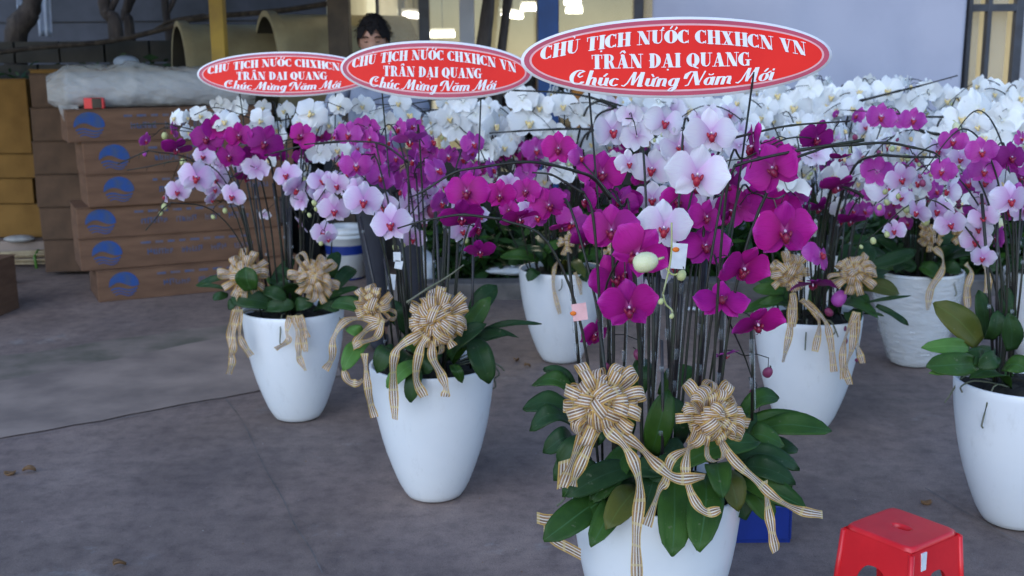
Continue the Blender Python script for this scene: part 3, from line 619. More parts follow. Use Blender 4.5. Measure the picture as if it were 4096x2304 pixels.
for k, mt in (('g', 'bud_green'), ('p', 'bud_purple'), ('c', 'bud_cream'), ('v', 'bud_violet')):
    b = MB(); rows = []
    for i in range(9):
        a = math.pi * i / 8; rows.append([(.4 * math.sin(a) ** .9 * math.cos(2 * math.pi * j / 12) * (1 - .07 * math.cos(3 * 2 * math.pi * j / 12)), .4 * math.sin(a) ** .9 * math.sin(2 * math.pi * j / 12), -.5 * math.cos(a) - .06 * math.sin(a)) for j in range(12)])
    b.grid(rows, mt, closed=True); b.tube([(0, 0, .48), (.02, .05, .62), (.05, .18, .72)], .05, 'stem_dark' if k != 'c' else 'bud_green', 5); BM[k] = b.mesh('bud')
prof = [(0, .003), (.075, .003), (.088, .004), (.100, .010), (.112, .028), (.129, .06), (.152, .12), (.172, .18), (.188, .24), (.201, .30), (.211, .36), (.218, .42), (.222, .47), (.223, .497), (.2215, .5), (.214, .4995), (.2115, .496), (.209, .44), (.19, .40)]
b = MB(); b.lathe(prof, 'pot_white', n=64); POT = b.mesh('pot')
b = MB(); rnd = random.Random(9); b.grid([[(r_ * math.cos(2 * math.pi * j / 30), r_ * math.sin(2 * math.pi * j / 30), .462 + rnd.uniform(-.012, .018) + (.02 if r_ < .15 else 0)) for j in range(30)] for r_ in (.001, .04, .08, .12, .16, .19, .2105)], 'moss', closed=True); SOIL = b.mesh('soil')

def leaf(P0, P1, w, mt, par, arch=.03, n0=(0, -.5, .85), fold=.22, seed=None, tipdrop=.0):
    rnd = random.Random(seed if seed is not None else random.random()); P0 = Vector(P0); P1 = Vector(P1); d = P1 - P0; n = Vector(n0).normalized()
    s_ = d.cross(n).normalized(); n = s_.cross(d).normalized(); rows = []; uv = []; ph = rnd.uniform(0, 6); tw = rnd.uniform(-.25, .25)
    for i in range(11):
        s = i / 10; ww = w * .62 * (max(math.sin(math.pi * min(.14 + .86 * s ** 1.15, .9995)), 0) ** .5) * (.76 + .32 * s)
        if i == 10: ww = w * .05
        c = P0 + d * s + n * (arch * math.sin(math.pi * s)) + Vector((0, 0, -tipdrop * s * s)) + s_ * .01 * math.sin(2 * s + ph)
        sd2 = (s_ * math.cos(tw * s) + n * math.sin(tw * s)); nn = (n * math.cos(tw * s) - s_ * math.sin(tw * s))
        row = []; ur = []
        for j in range(7):
            t = -1 + j / 3; row.append(c + sd2 * ww * t + nn * (abs(t) ** 1.4 * fold * ww + .003 * math.sin(9 * s + t * 2 + ph))); ur.append((s, j / 6))
        rows.append(row); uv.append(ur)
    m_ = MB(); m_.grid(rows, mt, uv); o = m_.build('leaf', par)
    so = o.modifiers.new('thickness', 'SOLIDIFY'); so.thickness = .0018; return o
LC = ['leaf_green'] * 4 + ['leaf_dark'] * 5 + ['leaf_light', 'leaf_olive']

class Planter: pass
PL = {}
def planter(key, px, py, Y, label, seed, nleaf=9, nstake=8, top=1.15, R0=1.0):
    random.seed(seed); X = at(px, py, Y).x; o = Planter(); o.X, o.Y, o.key = X, Y, key
    o.t = thing('orchid_planter', (X, Y, 0), label, 'orchid planter', 'white planters filled with orchids'); o.c = Vector((X, Y, .5))
    place('pot', POT, o.t, rot=(0, 0, U(0, 6)), sc=R0); place('soil', SOIL, o.t, rot=(0, 0, U(0, 6)), sc=R0)
    for k in range(nleaf):
        az = 2 * math.pi * (k + U(-.3, .3)) / nleaf; r0 = U(.04, .12); L = U(.17, .29); z1 = U(.50, .68)
        P0 = o.c + Vector((math.cos(az) * r0, math.sin(az) * r0, -.01)); P1 = o.c + Vector((math.cos(az) * (r0 + L), math.sin(az) * (r0 + L), z1 - .5))
        leaf(P0, P1, U(.065, .09), random.choice(LC), o.t, U(.03, .07), (0, -.35, .9))
    for k in range(nstake):
        az = U(0, 6.28); r0 = U(.02, .15); p = o.c + Vector((math.cos(az) * r0, math.sin(az) * r0, -.06)); h = U(top - .25, top)
        q = Vector((p.x + U(-.05, .05) + (p.x - X) * .4, p.y + U(-.03, .03), h)); m_ = MB(); m_.tube([p, (p + q) / 2 + Vector((U(-.008, .008), 0, 0)), q], U(.0038, .0055), random.choice(('stem_black', 'stem_dark')), 6)
        for _ in range(2):
            a = lerp(p, q, U(.15, .9)); m_.tube([a, a + Vector((0, 0, .012))], .0065, 'clear_tube', 6)
        m_.build('stake', o.t)
    for k in range(5):
        az = U(0, 6.28); p = o.c + Vector((math.cos(az) * .19, math.sin(az) * .19, -.01)); q = p + Vector((math.cos(az) * .05, math.sin(az) * .05, U(-.1, .01)))
        m_ = MB(); m_.tube(catmull([p - Vector((math.cos(az) * .1, math.sin(az) * .1, .0)), p + Vector((0, 0, .02)), q, q + Vector((U(-.02, .02), 0, -.02))], 4), .003, 'root', 5); m_.build('root', o.t)
    PL[key] = o; return o
def flower_at(o, P, W, col, yaw, pitch, roll, v=None):
    vs, lm = FM[col]; v = random.randrange(5) if v is None else v; loc = P - wloc(o.t)
    rot = (Matrix.Rotation(R(yaw), 3, 'Z') @ Matrix.Rotation(R(-pitch), 3, 'X') @ Matrix.Rotation(R(roll), 3, 'Y')).to_euler()
    f = place('flower', vs[v][0], o.t, loc, rot, (W * U(.96, 1.04), W, W * U(.96, 1.04)))
    for nm, me in (('petal', vs[v][1]), ('petal', vs[v][2]), ('lip', lm)):
        c = bpy.data.objects.new(nm, me); C.objects.link(c); c.parent = f
        if nm == 'petal': c.rotation_euler = (U(-.16, .16), U(-.08, .08), U(-.2, .2))
    return f
def bud_at(o, P, W, col, rot=None):
    return place('bud', BM[col], o.t, P - wloc(o.t), rot or (U(-.5, .5), U(-.6, .6), U(0, 6)), W)
def stem(o, pts, r0=.0042, r1=.0018, mt='stem_dark', name='flower_spike'):
    P = catmull(pts, 5); n = len(P); m_ = MB(); m_.tube(P, [lerp(r0, r1, i / (n - 1)) for i in range(n)], mt, 6); return m_, name
DY = {'A': (.62, .28), 'B': (.55, .3), 'C': (.4, .3), 'D': (.5, .4), 'E': (.5, .4), 'F': (.6, .3), 'G': (.4, .4), 'I': (.5, .4), 'K': (.5, .4)}
def spike(key, frame, spec, Wd=.105, arc=None, buds='', tip=True, flip=None):
    """spec: 'x y size colour [yaw pitch roll]; ...' read in one of the zoom frames, ordered from the stem's base to its tip"""
    o = PL[key]; f, s = fr(frame); pts = []
    for it in spec.split(';'):
        a = it.split()
        if len(a) < 4: continue
        x, y = f(float(a[0]), float(a[1])); sz = float(a[2]) / s; col = a[3]
        yaw, pit, rol = [float(q) + U(-7, 7) for q in (a[4:7] + ['0'] * 3)[:3]] if len(a) > 4 else (U(-42, 42), U(-22, 12), U(-16, 16))
        Y = min(max(FPX * Wd / sz, o.Y - DY[key][0]), o.Y + DY[key][1]); P = at(x, y, Y); W = sz * Y / FPX * 1.12
        flower_at(o, P, W, col, yaw, pit, rol); b_ = Matrix.Rotation(R(yaw), 3, 'Z') @ Vector((0, .35 * W, .1 * W)); pts.append((P, P + b_, W))
    for it in buds.split(';'):
        a = it.split()
        if len(a) < 4: continue
        x, y = f(float(a[0]), float(a[1])); sz = float(a[2]) / s; Y = pts[-1][0].y if pts else o.Y; P = at(x, y, Y); W = sz * Y / FPX
        bud_at(o, P, W, a[3]); pts.append((P, P + Vector((U(-.01, .01), .02, .035)), W))
    if not pts: return
    cen = [q[1] for q in pts]; sm = []
    for i in range(len(cen)):
        k = cen[max(0, i - 1):i + 2]; sm.append(sum(k, Vector()) / len(k) + Vector((0, .02, .012)))
    if len(sm) > 3: sm = sm[::2] + ([sm[-1]] if len(sm) % 2 == 0 else [])
    b0 = o.c + Vector((max(-.15, min(.15, (sm[0].x - o.X) * .35)), max(-.12, min(.12, (sm[0].y - o.Y) * .3)), -.05))
    f0 = sm[0]; mid = Vector((lerp(b0.x, f0.x, .35), lerp(b0.y, f0.y, .25), lerp(.5, f0.z, .65)))
    m_, nm = stem(o, [b0, lerp(b0, mid, .5), mid, Vector((lerp(mid.x, f0.x, .6), lerp(mid.y, f0.y, .6), f0.z + .01))] + sm)
    for P, Q, W in pts:
        q = min(sm, key=lambda r_: (r_ - Q).length)
        if (q - Q).length > .012: m_.tube([q, lerp(q, Q, .5) + Vector((0, 0, .008)), Q, lerp(P, Q, .35)], .0015, 'stem_dark', 4)
    m_.build(nm, o.t)
def arch_spike(key, az, h, reach, n, col, W=.1, drop=.15, r0=.08, face=0):
    o = PL[key]; az = R(az); d = Vector((math.cos(az), math.sin(az), 0)); b0 = o.c + d * r0 + Vector((0, 0, -.05))
    A = [b0, b0 + d * .02 + Vector((0, 0, (h - .5) * .55)), b0 + d * (reach * .25) + Vector((0, 0, (h - .5) * .93)), b0 + d * (reach * .6) + Vector((0, 0, h - .42)), b0 + d * reach + Vector((0, 0, h - .42 - drop))]
    P = catmull(A, 8); k0 = int(len(P) * .45); m_ = MB(); m_.tube(P, [lerp(.0045, .0018, i / (len(P) - 1)) for i in range(len(P))], 'stem_dark', 6); yaw0 = math.degrees(math.atan2(d.x, -d.y)) * .35
    for i in range(n):
        p = P[min(len(P) - 1, int(lerp(k0, len(P) - 4, i / max(1, n - 1))))]; s_ = (-1) ** i; side = Vector((-d.y, d.x, 0)) * s_ * W * .38
        q = p + side + Vector((U(-.02, .02), -.025, U(-.045, -.005))); flower_at(o, q, W * U(.85, 1.08), col, yaw0 + U(-38, 38) + face, U(-18, 12), U(-16, 16)); m_.tube([p, lerp(p, q, .5) + Vector((0, 0, .01)), q + Vector((0, .02, 0))], .0015, 'stem_dark', 4)
    for i in range(3):
        p = P[-1 - i]; bud_at(o, p + Vector((U(-.02, .02), U(-.02, 0), -.015)), U(.016, .026), 'g' if col in 'WLP' else 'p')
    m_.build('flower_spike', o.t)

# ribbon bows
LOOPS = {}
def bow(o, px, py, Y, rad, n=20, seed=0, tails=(), face=None, w=.032):
    rnd = random.Random(seed); face = (rnd.uniform(-.45, .45), -1, rnd.uniform(-.1, .45)); w *= .86; c = at(px, py, Y); f = Vector(face).normalized(); rx = Vector((0, 0, 1)).cross(f).normalized(); rz = f.cross(rx)
    b = MB(); b.ball(c + f * .012, (.013, .012, .013), 'ribbon', 6); kn = b.build('ribbon_bow', o.t)
    for k in range(n):
        ring = k % 3; a = 2 * math.pi * (k + rnd.uniform(-.7, .7)) / n * 1.0 + ring; el = R((6, 34, 60)[ring] + rnd.uniform(-14, 14)); r_ = rad * (1.02, .9, .74)[ring] * rnd.uniform(.66, 1.2)
        rd = (rx * math.cos(a) + rz * math.sin(a)) * math.cos(el) + f * math.sin(el); tg = (-rx * math.sin(a) + rz * math.cos(a)); tg = (tg + rd * rnd.uniform(-.3, .3) + f * rnd.uniform(-.55, .55)).normalized(); bb = rd.cross(tg).normalized()
        pts = []; sd = []; m = 14; hh = rad * rnd.uniform(.12, .4)
        for i in range(m + 1):
            tt = i / m; pts.append(c + rd * r_ * (math.sin(math.pi * tt) ** .8) + bb * hh * math.sin(2 * math.pi * tt) * (math.sin(math.pi * tt) ** .5)); sd.append((tg + bb * .1).normalized())
        b = MB(); b.strip(pts, sd, [w * (.35 + .65 * math.sin(math.pi * i / m) ** .6) for i in range(m + 1)], 'ribbon')
        l_ = b.build('loop', kn)
    for tp_ in tails:
        tail(o, tp_, kn, w, rnd)
    return kn
def tail(o, P, kn, w, rnd=random):
    P = catmull(P, 7); sd = []; ph = rnd.uniform(0, 6)
    for i in range(len(P)):
        d = (P[min(i + 1, len(P) - 1)] - P[max(i - 1, 0)]).normalized(); v = Vector((0, -1, .1)); s_ = d.cross(v)
        if s_.length < .05: s_ = Vector((1, 0, 0))
        s_.normalize(); tw = .95 * math.sin(ph + i * .3); sd.append((s_ * math.cos(tw) + v * math.sin(tw)).normalized())
    b = MB(); b.strip(P, sd, w, 'ribbon'); return b.build('ribbon_tail', kn)
def hang(c, dx, L, out=.03, rnd=random):
    p = Vector(c); w_ = rnd.uniform(-.02, .02)
    return [p, p + Vector((dx * .4, -out, -.03)), p + Vector((dx * .8 + w_, -out * 1.1, -L * .45)), p + Vector((dx - w_, -out * .9, -L * .75)), p + Vector((dx * 1.2 + w_, -out, -L))]
def AT(frame, pts, Y):
    f, s = fr(frame); Y = Y if isinstance(Y, (list, tuple)) else [Y] * len(pts); return [at(*f(x, y), yy) for (x, y), yy in zip(pts, Y)]
def lf(o, frame, x0, y0, x1, y1, w, mt, Y0, Y1, arch=.03, **k):
    f, s = fr(frame); leaf(at(*f(x0, y0), Y0), at(*f(x1, y1), Y1), w / s * (Y0 + Y1) / 2 / FPX, mt, o.t, arch, **k)

# ------------------------------------------------------------------ the planters
A = planter('A', 2624, 2010, 2.69, 'nearest white planter with magenta and blush orchids and two large bows', 1, 0, 2, 1.0, .97)
B = planter('B', 1727, 1430, 3.85, 'white planter left of the nearest one, with pale pink orchids and two beige bows', 2, 3, 12, 1.12)
Cc = planter('C', 1172, 1240, 4.79, 'leftmost white planter in front of the cardboard boxes, ribbons hanging over its rim', 3, 4, 12, 1.15)
D = planter('D', 2245, 1080, 5.74, 'white planter farther back just left of the nearest one, half hidden by magenta blooms', 4, 6, 9, 1.15)
E = planter('E', 3232, 1270, 4.59, 'white planter right of the nearest one with long gauzy ribbon tails', 5, 5, 10, 1.1)
F = planter('F', 3675, 1050, 5.6, 'white planter wrapped in clear plastic film at the back right', 6, 9, 10, 1.1)
G = planter('G', 4100, 1530, 3.56, 'white planter cut off by the right edge with upright olive leaves', 7, 3, 10, 1.2)
I = planter('I', 3300, 1010, 6.25, 'rearmost white planter crowded with white orchids, hidden behind others', 8, 7, 6, 1.1)
K = planter('K', 4215, 960, 5.55, 'white planter at the back right corner, mostly cut off by the frame', 9, 7, 8, 1.15)

# --- A: front planter leaves
random.seed(21)
for a in ((700, 700, 430, 1010, 120, 'leaf_green', 2.80, 2.66), (720, 830, 320, 1010, 120, 'leaf_dark', 2.78, 2.62), (540, 960, 175, 1240, 150, 'leaf_green', 2.72, 2.58), (600, 1040, 430, 1262, 125, 'leaf_green', 2.72, 2.56),
          (740, 960, 560, 1190, 140, 'leaf_olive', 2.72, 2.54), (960, 860, 905, 1330, 160, 'leaf_green', 2.72, 2.53), (1090, 850, 1060, 1305, 165, 'leaf_green', 2.73, 2.52), (1150, 830, 1235, 1000, 120, 'leaf_green', 2.72, 2.58),
          (920, 820, 1440, 690, 125, 'leaf_green', 2.68, 2.74), (1270, 770, 1660, 820, 100, 'leaf_dark', 2.85, 2.8), (1280, 850, 1640, 900, 120, 'leaf_dark', 2.8, 2.72), (1260, 880, 1705, 1045, 125, 'leaf_green', 2.78, 2.66),
          (1300, 900, 1480, 1150, 120, 'leaf_green', 2.8, 2.7), (1350, 720, 1570, 690, 120, 'leaf_green', 2.9, 2.86), (1400, 630, 1840, 600, 125, 'leaf_green', 2.95, 2.92), (1330, 550, 1720, 545, 85, 'leaf_green', 3.0, 2.98),
          (1310, 500, 1545, 430, 105, 'leaf_green', 3.02, 3.02), (790, 740, 890, 370, 125, 'leaf_green', 2.82, 2.8), (330, 500, 60, 475, 120, 'leaf_dark', 2.96, 2.98), (340, 570, 100, 620, 100, 'leaf_dark', 2.92, 2.9),
          (350, 650, 165, 715, 105, 'leaf_dark', 2.9, 2.86), (360, 430, 110, 350, 80, 'leaf_green', 3.02, 3.05), (370, 400, 190, 240, 70, 'leaf_dark', 3.05, 3.1), (400, 650, 265, 810, 105, 'leaf_dark', 2.84, 2.78),
          (880, 430, 1040, 240, 105, 'leaf_green', 3.08, 3.12), (700, 420, 760, 190, 95, 'leaf_dark', 3.08, 3.14), (620, 700, 560, 400, 110, 'leaf_dark', 2.96, 2.98), (960, 700, 910, 420, 100, 'leaf_dark', 2.95, 2.92),
          (500, 820, 300, 1000, 110, 'leaf_green', 2.76, 2.66), (1180, 720, 1330, 520, 110, 'leaf_dark', 2.98, 3.0), (640, 880, 900, 860, 110, 'leaf_dark', 2.74, 2.70), (820, 880, 780, 1120, 135, 'leaf_dark', 2.76, 2.62), (560, 980, 300, 1150, 150, 'leaf_green', 2.74, 2.62), (1180, 850, 1290, 1080, 120, 'leaf_olive', 2.76, 2.66), (1380, 820, 1560, 1060, 120, 'leaf_dark', 2.86, 2.78), (450, 760, 240, 900, 120, 'leaf_dark', 2.84, 2.78), (1480, 760, 1640, 700, 100, 'leaf_dark', 2.95, 2.95), (600, 860, 380, 1100, 130, 'leaf_dark', 2.78, 2.66), (1220, 900, 1330, 1130, 130, 'leaf_dark', 2.84, 2.74), (700, 880, 500, 1000, 130, 'leaf_dark', 2.78, 2.68), (1350, 800, 1620, 960, 130, 'leaf_green', 2.86, 2.8), (1000, 840, 760, 920, 120, 'leaf_dark', 2.76, 2.7), (1280, 640, 1480, 600, 110, 'leaf_dark', 3.0, 2.98), (820, 760, 1000, 820, 110, 'leaf_dark', 2.85, 2.8), (500, 560, 420, 700, 100, 'leaf_dark', 2.9, 2.86), (1050, 700, 1150, 820, 110, 'leaf_dark', 2.9, 2.8)):
    x0, y0, x1, y1, w, mt, Y0, Y1 = a; Y0 -= .14; Y1 -= .14; w *= 1.16; lf(A, 'a', x0, y0, x1, y1, w, mt, Y0, Y1, U(.02, .05), n0=(0, -.75, .6) if y1 > y0 + 60 else (0, -.55, .8))
for x0, y0, x1, y1, Y, r in ((380, 260, 320, -420, 2.93, .0045), (512, 290, 500, -260, 2.95, .004), (545, 300, 560, -300, 3.0, .0055), (640, 240, 655, -400, 2.98, .004), (735, 300, 745, -330, 2.95, .0065), (800, 400, 850, -420, 2.90, .0068), (905, 420, 880, -380, 2.95, .0055),
                          (925, 420, 985, -420, 2.88, .0065), (1070, 330, 1110, -420, 2.92, .0085), (1190, 330, 1215, -300, 2.96, .006), (880, 800, 900, 380, 2.8, .004), (1380, 400, 1375, -40, 2.75, .004)):
    p, q = AT('a', [(x0, y0), (x1, y1)], Y); p2 = p + (p - q) * .35 if y0 > 200 else p
    p2.z = max(p2.z, .44); m_ = MB(); m_.tube([p2, lerp(p2, q, .5) + Vector((.004, 0, 0)), q], r, 'stem_black' if r > .005 else 'stem_dark', 8)
    for tt in (.3, .5, .72): a_ = lerp(p2, q, tt + U(-.08, .08)); m_.tube([a_, a_ + (q - p2).normalized() * .03], r * 1.3, 'clear_tube', 8)
    m_.tube([p2 + Vector((r * 1.7, -.004, .03)), lerp(p2, q, .8) + Vector((r * 1.7, -.004, 0))], .0022, 'clear_tube', 6)
    m_.build('stake', A.t)
# --- A: blooms
random.seed(31)
spike('A', 'z6', '650 520 220 L 30 0 0; 850 560 350 L -22 0 8; 850 810 310 L -15 -4 -4; 1290 915 315 L 18 -5 8; 940 1050 415 L 4 -3 0; 1220 610 480 L 0 4 0', .125)
spike('A', 'z6', '1330 270 390 L 10 5 0; 1060 380 330 L 15 5 -20; 950 180 300 L 10 5 10; 510 250 320 L 35 5 0; 660 130 200 L 170 0 0; 720 300 260 L 165 0 20', .12)
spike('A', 'z6', '620 870 270 M -150 0 20; 510 1070 420 M -6 0 -4; 430 600 370 M 6 2 6; 250 470 200 V 60 0 0; 70 400 270 M -10 5 0', .125)
spike('A', 'f', '1605 635 150 M -18 -10 35; 1545 695 120 M 12 -5 -20; 1582 770 142 M 2 -4 -4; 1495 840 85 M 45 -15 20', .12, buds='1605 892 30 p; 1525 922 24 p; 1575 970 18 p; 1545 992 16 p')
spike('A', 'f', '1775 620 120 M 0 40 0; 1790 640 110 M 20 -60 0; 1870 672 135 M 25 -28 15; 1815 752 125 M 5 60 10; 1905 812 125 M 22 -35 -12; 1830 892 62 V 40 -70 0', .12, buds='1932 936 32 p; 1893 985 18 p; 1906 1060 16 p; 1900 1005 12 p')
spike('A', 'z6', '1560 880 350 M 175 -5 25; 1750 790 280 M -160 5 0; 1940 1080 500 M 0 4 0; 1900 880 340 M 170 30 0; 2040 800 200 V 160 50 0', .125)
spike('A', 'z6', '1440 590 230 M 70 0 10; 1850 560 440 M -38 5 -28; 1690 380 400 M -80 0 18; 2210 310 290 D 20 -35 10; 2410 480 180 D 10 -75 0', .125)
spike('A', 'z5', '2160 1010 360 M 5 0 -15; 2290 1230 250 M 20 -70 20; 1940 880 270 M -20 20 5; 1880 1140 360 M 20 -50 0; 1780 1060 200 M -30 0 0; 1690 920 290 M -5 0 5; 1320 1130 390 D 5 -35 -5; 1470 1230 300 M 78 -20 10; 1370 880 390 M -8 4 5; 1500 1460 270 D 5 -45 -8', .115)
spike('A', 'z6', '1310 1120 230 M 0 60 0; 1430 1000 200 D 30 -40 0; 1480 700 260 D 40 -30 0', .115)
spike('A', 'f', '1350 545 70 V 20 0 0; 1440 560 90 V -20 -10 20; 1470 610 80 D 40 -60 30', .12)
for x, y, w, c in ((1625, 660, 66, 'c'), (1715, 692, 30, 'g'), (1663, 758, 18, 'g'), (1690, 795, 15, 'g'), (1612, 640, 12, 'g')):
    Y = 2.0 if w > 50 else 2.3; P = at(*FU(x, y), Y); bud_at(A, P, w / .629 * Y / FPX, c, (.2, .4, 1) if w < 50 else (.3, 1.3, .3))
for pts in ([(1668, 740), (1675, 765), (1690, 780), (1692, 795)], [(1630, 650), (1660, 655), (1690, 690), (1715, 685)], [(1690, 560), (1688, 650), (1668, 740)]):
    m_ = MB(); m_.tube(catmull([at(*FU(*p), 2.47) for p in pts], 5), .0022, 'bud_green', 5); m_.build('flower_spike', A.t)
def arc(o, frame, pts, Y, r0=.004, r1=.0025, nodes_=True, mt='stem_dark'):
    P = catmull(AT(frame, pts, Y), 6); n = len(P); m_ = MB(); m_.tube(P, [lerp(r0, r1, i / (n - 1)) * (1.35 if i % 6 == 0 else 1) for i in range(n)], mt, 6)
    for i in range(5, n, 6): m_.tube([P[i], P[i] + Vector((U(-.01, .01), U(-.01, .01), U(-.022, -.01)))], .0014, mt, 4)
    e = min((P[0], P[-1]), key=lambda q: (q - o.c).xy.length); v = Vector((e.x - o.X, e.y - o.Y, 0)); v = v * min(1, .14 / max(v.length, .01)); b0 = o.c + v + Vector((0, 0, -.04))
    m_.tube(catmull([b0, Vector((lerp(b0.x, e.x, .2), lerp(b0.y, e.y, .2), lerp(b0.z, e.z, .6))), Vector((lerp(b0.x, e.x, .55), lerp(b0.y, e.y, .55), lerp(b0.z, e.z, .92))), e], 5), max(r0, r1) * .9, mt, 6)
    m_.build('flower_spike', o.t)
arc(A, 'z5', [(880, 920), (1000, 850), (1250, 700), (1500, 650), (1900, 600), (2150, 620), (2430, 690), (2600, 760), (2750, 950)], [2.6, 2.6, 2.6, 2.6, 2.62, 2.65, 2.7, 2.75, 2.8], .0022, .0048)
arc(A, 'z5', [(2000, 700), (2180, 720), (2330, 800), (2500, 900)], 2.75, .002, .004)
arc(A, 'z5', [(700, 1240), (900, 1180), (1150, 1130), (1350, 1110), (1700, 1150)], 2.7, .002, .004)
arc(A, 'z6', [(1480, 325), (1700, 270), (2000, 210), (2480, 175)], 2.9, .004, .0022)
arc(A, 'z6', [(1530, 545), (1720, 490), (2100, 410), (2600, 330)], 2.6, .004, .0035)
arc(A, 'z7', [(0, 690), (300, 670), (600, 655), (850, 700), (1040, 745), (1110, 790)], 2.75, .0045, .002)
arc(E, 'z7', [(520, 770), (800, 790), (1150, 800), (1500, 850)], 4.0, .006, .003)
arc(E, 'z7', [(130, 1060), (300, 1130), (370, 1180)], 4.1, .006, .006)
arc(D, 'z2', [(1200, 640), (1380, 655), (1700, 670), (1920, 705), (2110, 775)], 5.0, .003, .006)
arc(D, 'z2', [(1190, 965), (1400, 950), (1700, 935), (1970, 935)], 5.0, .003, .006)
arc(D, 'z2', [(2000, 720), (2200, 790), (2340, 890), (2400, 1000)], 4.9, .004, .006)
arc(I, 'z7', [(340, 250), (710, 155), (900, 110), (1280, 5)], 5.6, .007, .003)
arc(F, 'z7', [(870, 520), (1080, 570), (1400, 600)], 5.0, .007, .005)
arc(F, 'z7', [(1270, 1085), (1500, 1015), (1750, 935), (1922, 945)], 4.3, .003, .006)
arc(F, 'z7', [(940, 405), (1140, 405)], 5.0, .005, .005)
for p in ([(1030, 1070), (1150, 1000), (1350, 920)], [(1000, 1120), (1150, 1060), (1260, 1040)]): arc(F, 'z7', [(x + 100, y + 20) for x, y in p], 4.9, .004, .004)

# --- B blooms (pale pink, violet)
random.seed(41)
spike('B', 'z5', '370 970 350 P 15 10 10; 90 1060 290 P 0 -5 5; 180 850 180 P -30 0 0; 40 770 140 P; 260 720 140 P; 30 1340 170 P 30 -30 0', .105, buds='-40 1380 60 g')
spike('B', 'z5', '660 970 170 P 75 30 0; 560 1060 200 P -30 20 0; 850 990 260 P 165 0 0; 1000 940 260 P -160 20 0; 1150 830 140 P; 640 1190 370 P -12 8 -12; 850 1330 250 P 5 -12 0', .105, buds='680 1425 75 g; 760 1400 50 g')
spike('B', 'z5', '1250 960 210 P 170 20 0; 900 1110 260 P -160 -20 0; 1040 1000 200 P', .105, buds='1045 1075 160 p; 1145 900 70 g; 1170 1275 80 g; 1360 1355 65 g; 960 1200 70 p')
spike('B', 'z5', '540 740 270 V 25 10 20; 300 630 290 V 5 0 0; 150 600 200 V -60 0 0; 490 560 220 V 150 10 0; 680 560 190 V 20 0 0; 440 640 180 V 170 0 0', .1)
spike('B', 'z5', '920 860 250 V 5 -5 -8; 760 780 240 V -150 0 0; 1080 680 300 V 40 30 -20; 880 720 250 V 160 20 0; 1310 570 240 V 70 20 -10; 640 700 200 V -120 0 20; 1010 650 200 V 150 0 0', .1)
spike('B', 'z5', '470 400 250 V 18 10 30; 230 330 260 V -15 5 5; 400 270 250 V 165 10 0; 100 350 150 V -60 0 0', .1)
spike('B', 'z5', '1030 400 260 V 65 20 10; 820 390 330 V 10 -60 0; 860 260 200 V 0 30 40; 900 500 230 V -150 0 30; 1050 520 180 V 140 0 0', .1)
arc(B, 'z5', [(-200, 430), (100, 400), (300, 400), (560, 430), (800, 600)], 3.75, .002, .004)
arc(B, 'd', [(1300, 490), (1150, 600), (950, 720), (770, 840)], 3.55, .0022, .004, mt='root')
# --- C blooms
random.seed(51)
spike('C', 'z4', '1740 780 170 W 60 20 0; 1880 640 230 W 170 0 0; 2050 390 200 W -20 0 0; 2050 590 230 W 5 -10 0; 2290 170 200 W 10 0 0; 2070 170 220 W -5 0 0; 1810 240 300 W 8 10 38', .1)
spike('C', 'z4', '1690 330 220 W -30 0 0; 1450 400 210 W 70 0 0; 1320 310 230 W 8 5 30; 1240 410 160 W; 1130 190 200 W 150 0 0; 960 320 250 W 10 10 0; 925 170 200 W 160 20 0; 735 265 200 W 20 10 20; 610 430 160 W 60 0 0; 600 285 140 W 70 0 0; 480 290 190 W -25 20 0', .1)
spike('C', 'z4', '1720 660 190 D 10 0 0; 1710 465 270 M -20 10 30; 1890 460 210 M 20 10 -10; 1490 660 160 D 30 -20 0; 1350 530 330 D 20 0 25; 1240 660 240 D 0 -10 0; 1100 460 260 M 5 0 0; 1010 660 260 D -4 0 0; 870 390 260 M -150 10 0; 790 490 300 D 0 5 0; 500 590 270 D 20 -62 25; 470 410 190 V -75 0 -20; 200 510 150 V 65 -30 0', .1, buds='385 465 80 g; 190 640 55 v')
spike('C', 'z4', '1270 780 260 P 165 10 0; 1180 870 230 D 10 -65 20; 1040 1040 250 P -8 -5 10; 880 880 230 P 10 -10 0; 860 980 190 P 60 0 0; 840 1080 150 P 60 -30 0; 1150 760 200 P -150 0 0', .1, buds='965 1190 60 g; 850 1250 50 g')
spike('C', 'z4', '920 760 200 P 150 0 0; 760 660 220 P -5 5 0; 690 860 330 P 10 5 10; 560 820 170 P -70 10 0; 510 1000 230 P 5 0 10; 390 1050 160 P -60 0 0', .1, buds='380 1150 70 g; 345 1215 50 g; 560 720 80 g')
spike('C', 'z4', '1900 900 260 P 20 30 0; 1560 840 260 P -15 5 -12; 1650 975 280 P 60 -30 25; 1700 1090 240 P 150 0 0; 1760 950 200 P 150 0 0; 1920 1400 240 P 10 10 0; 1700 1330 190 P -70 -30 40; 1350 1230 120 L 160 0 0', .1, buds='1720 1180 70 g; 1735 900 90 g')
arc(Cc, 'z4', [(60, 370), (180, 355), (280, 350), (420, 350)], 4.6, .002, .003); arc(Cc, 'z4', [(-70, 740), (60, 680), (150, 640), (230, 610)], 4.5, .002, .003); arc(Cc, 'z4', [(20, 800), (250, 760), (420, 720), (600, 700)], 4.6, .002, .003)
arc(Cc, 'z4', [(1350, 655), (1560, 600), (1800, 550), (2100, 520)], 4.4, .003, .005); arc(Cc, 'z4', [(200, 1380), (300, 1260), (370, 1170), (450, 1110)], 4.5, .002, .003)
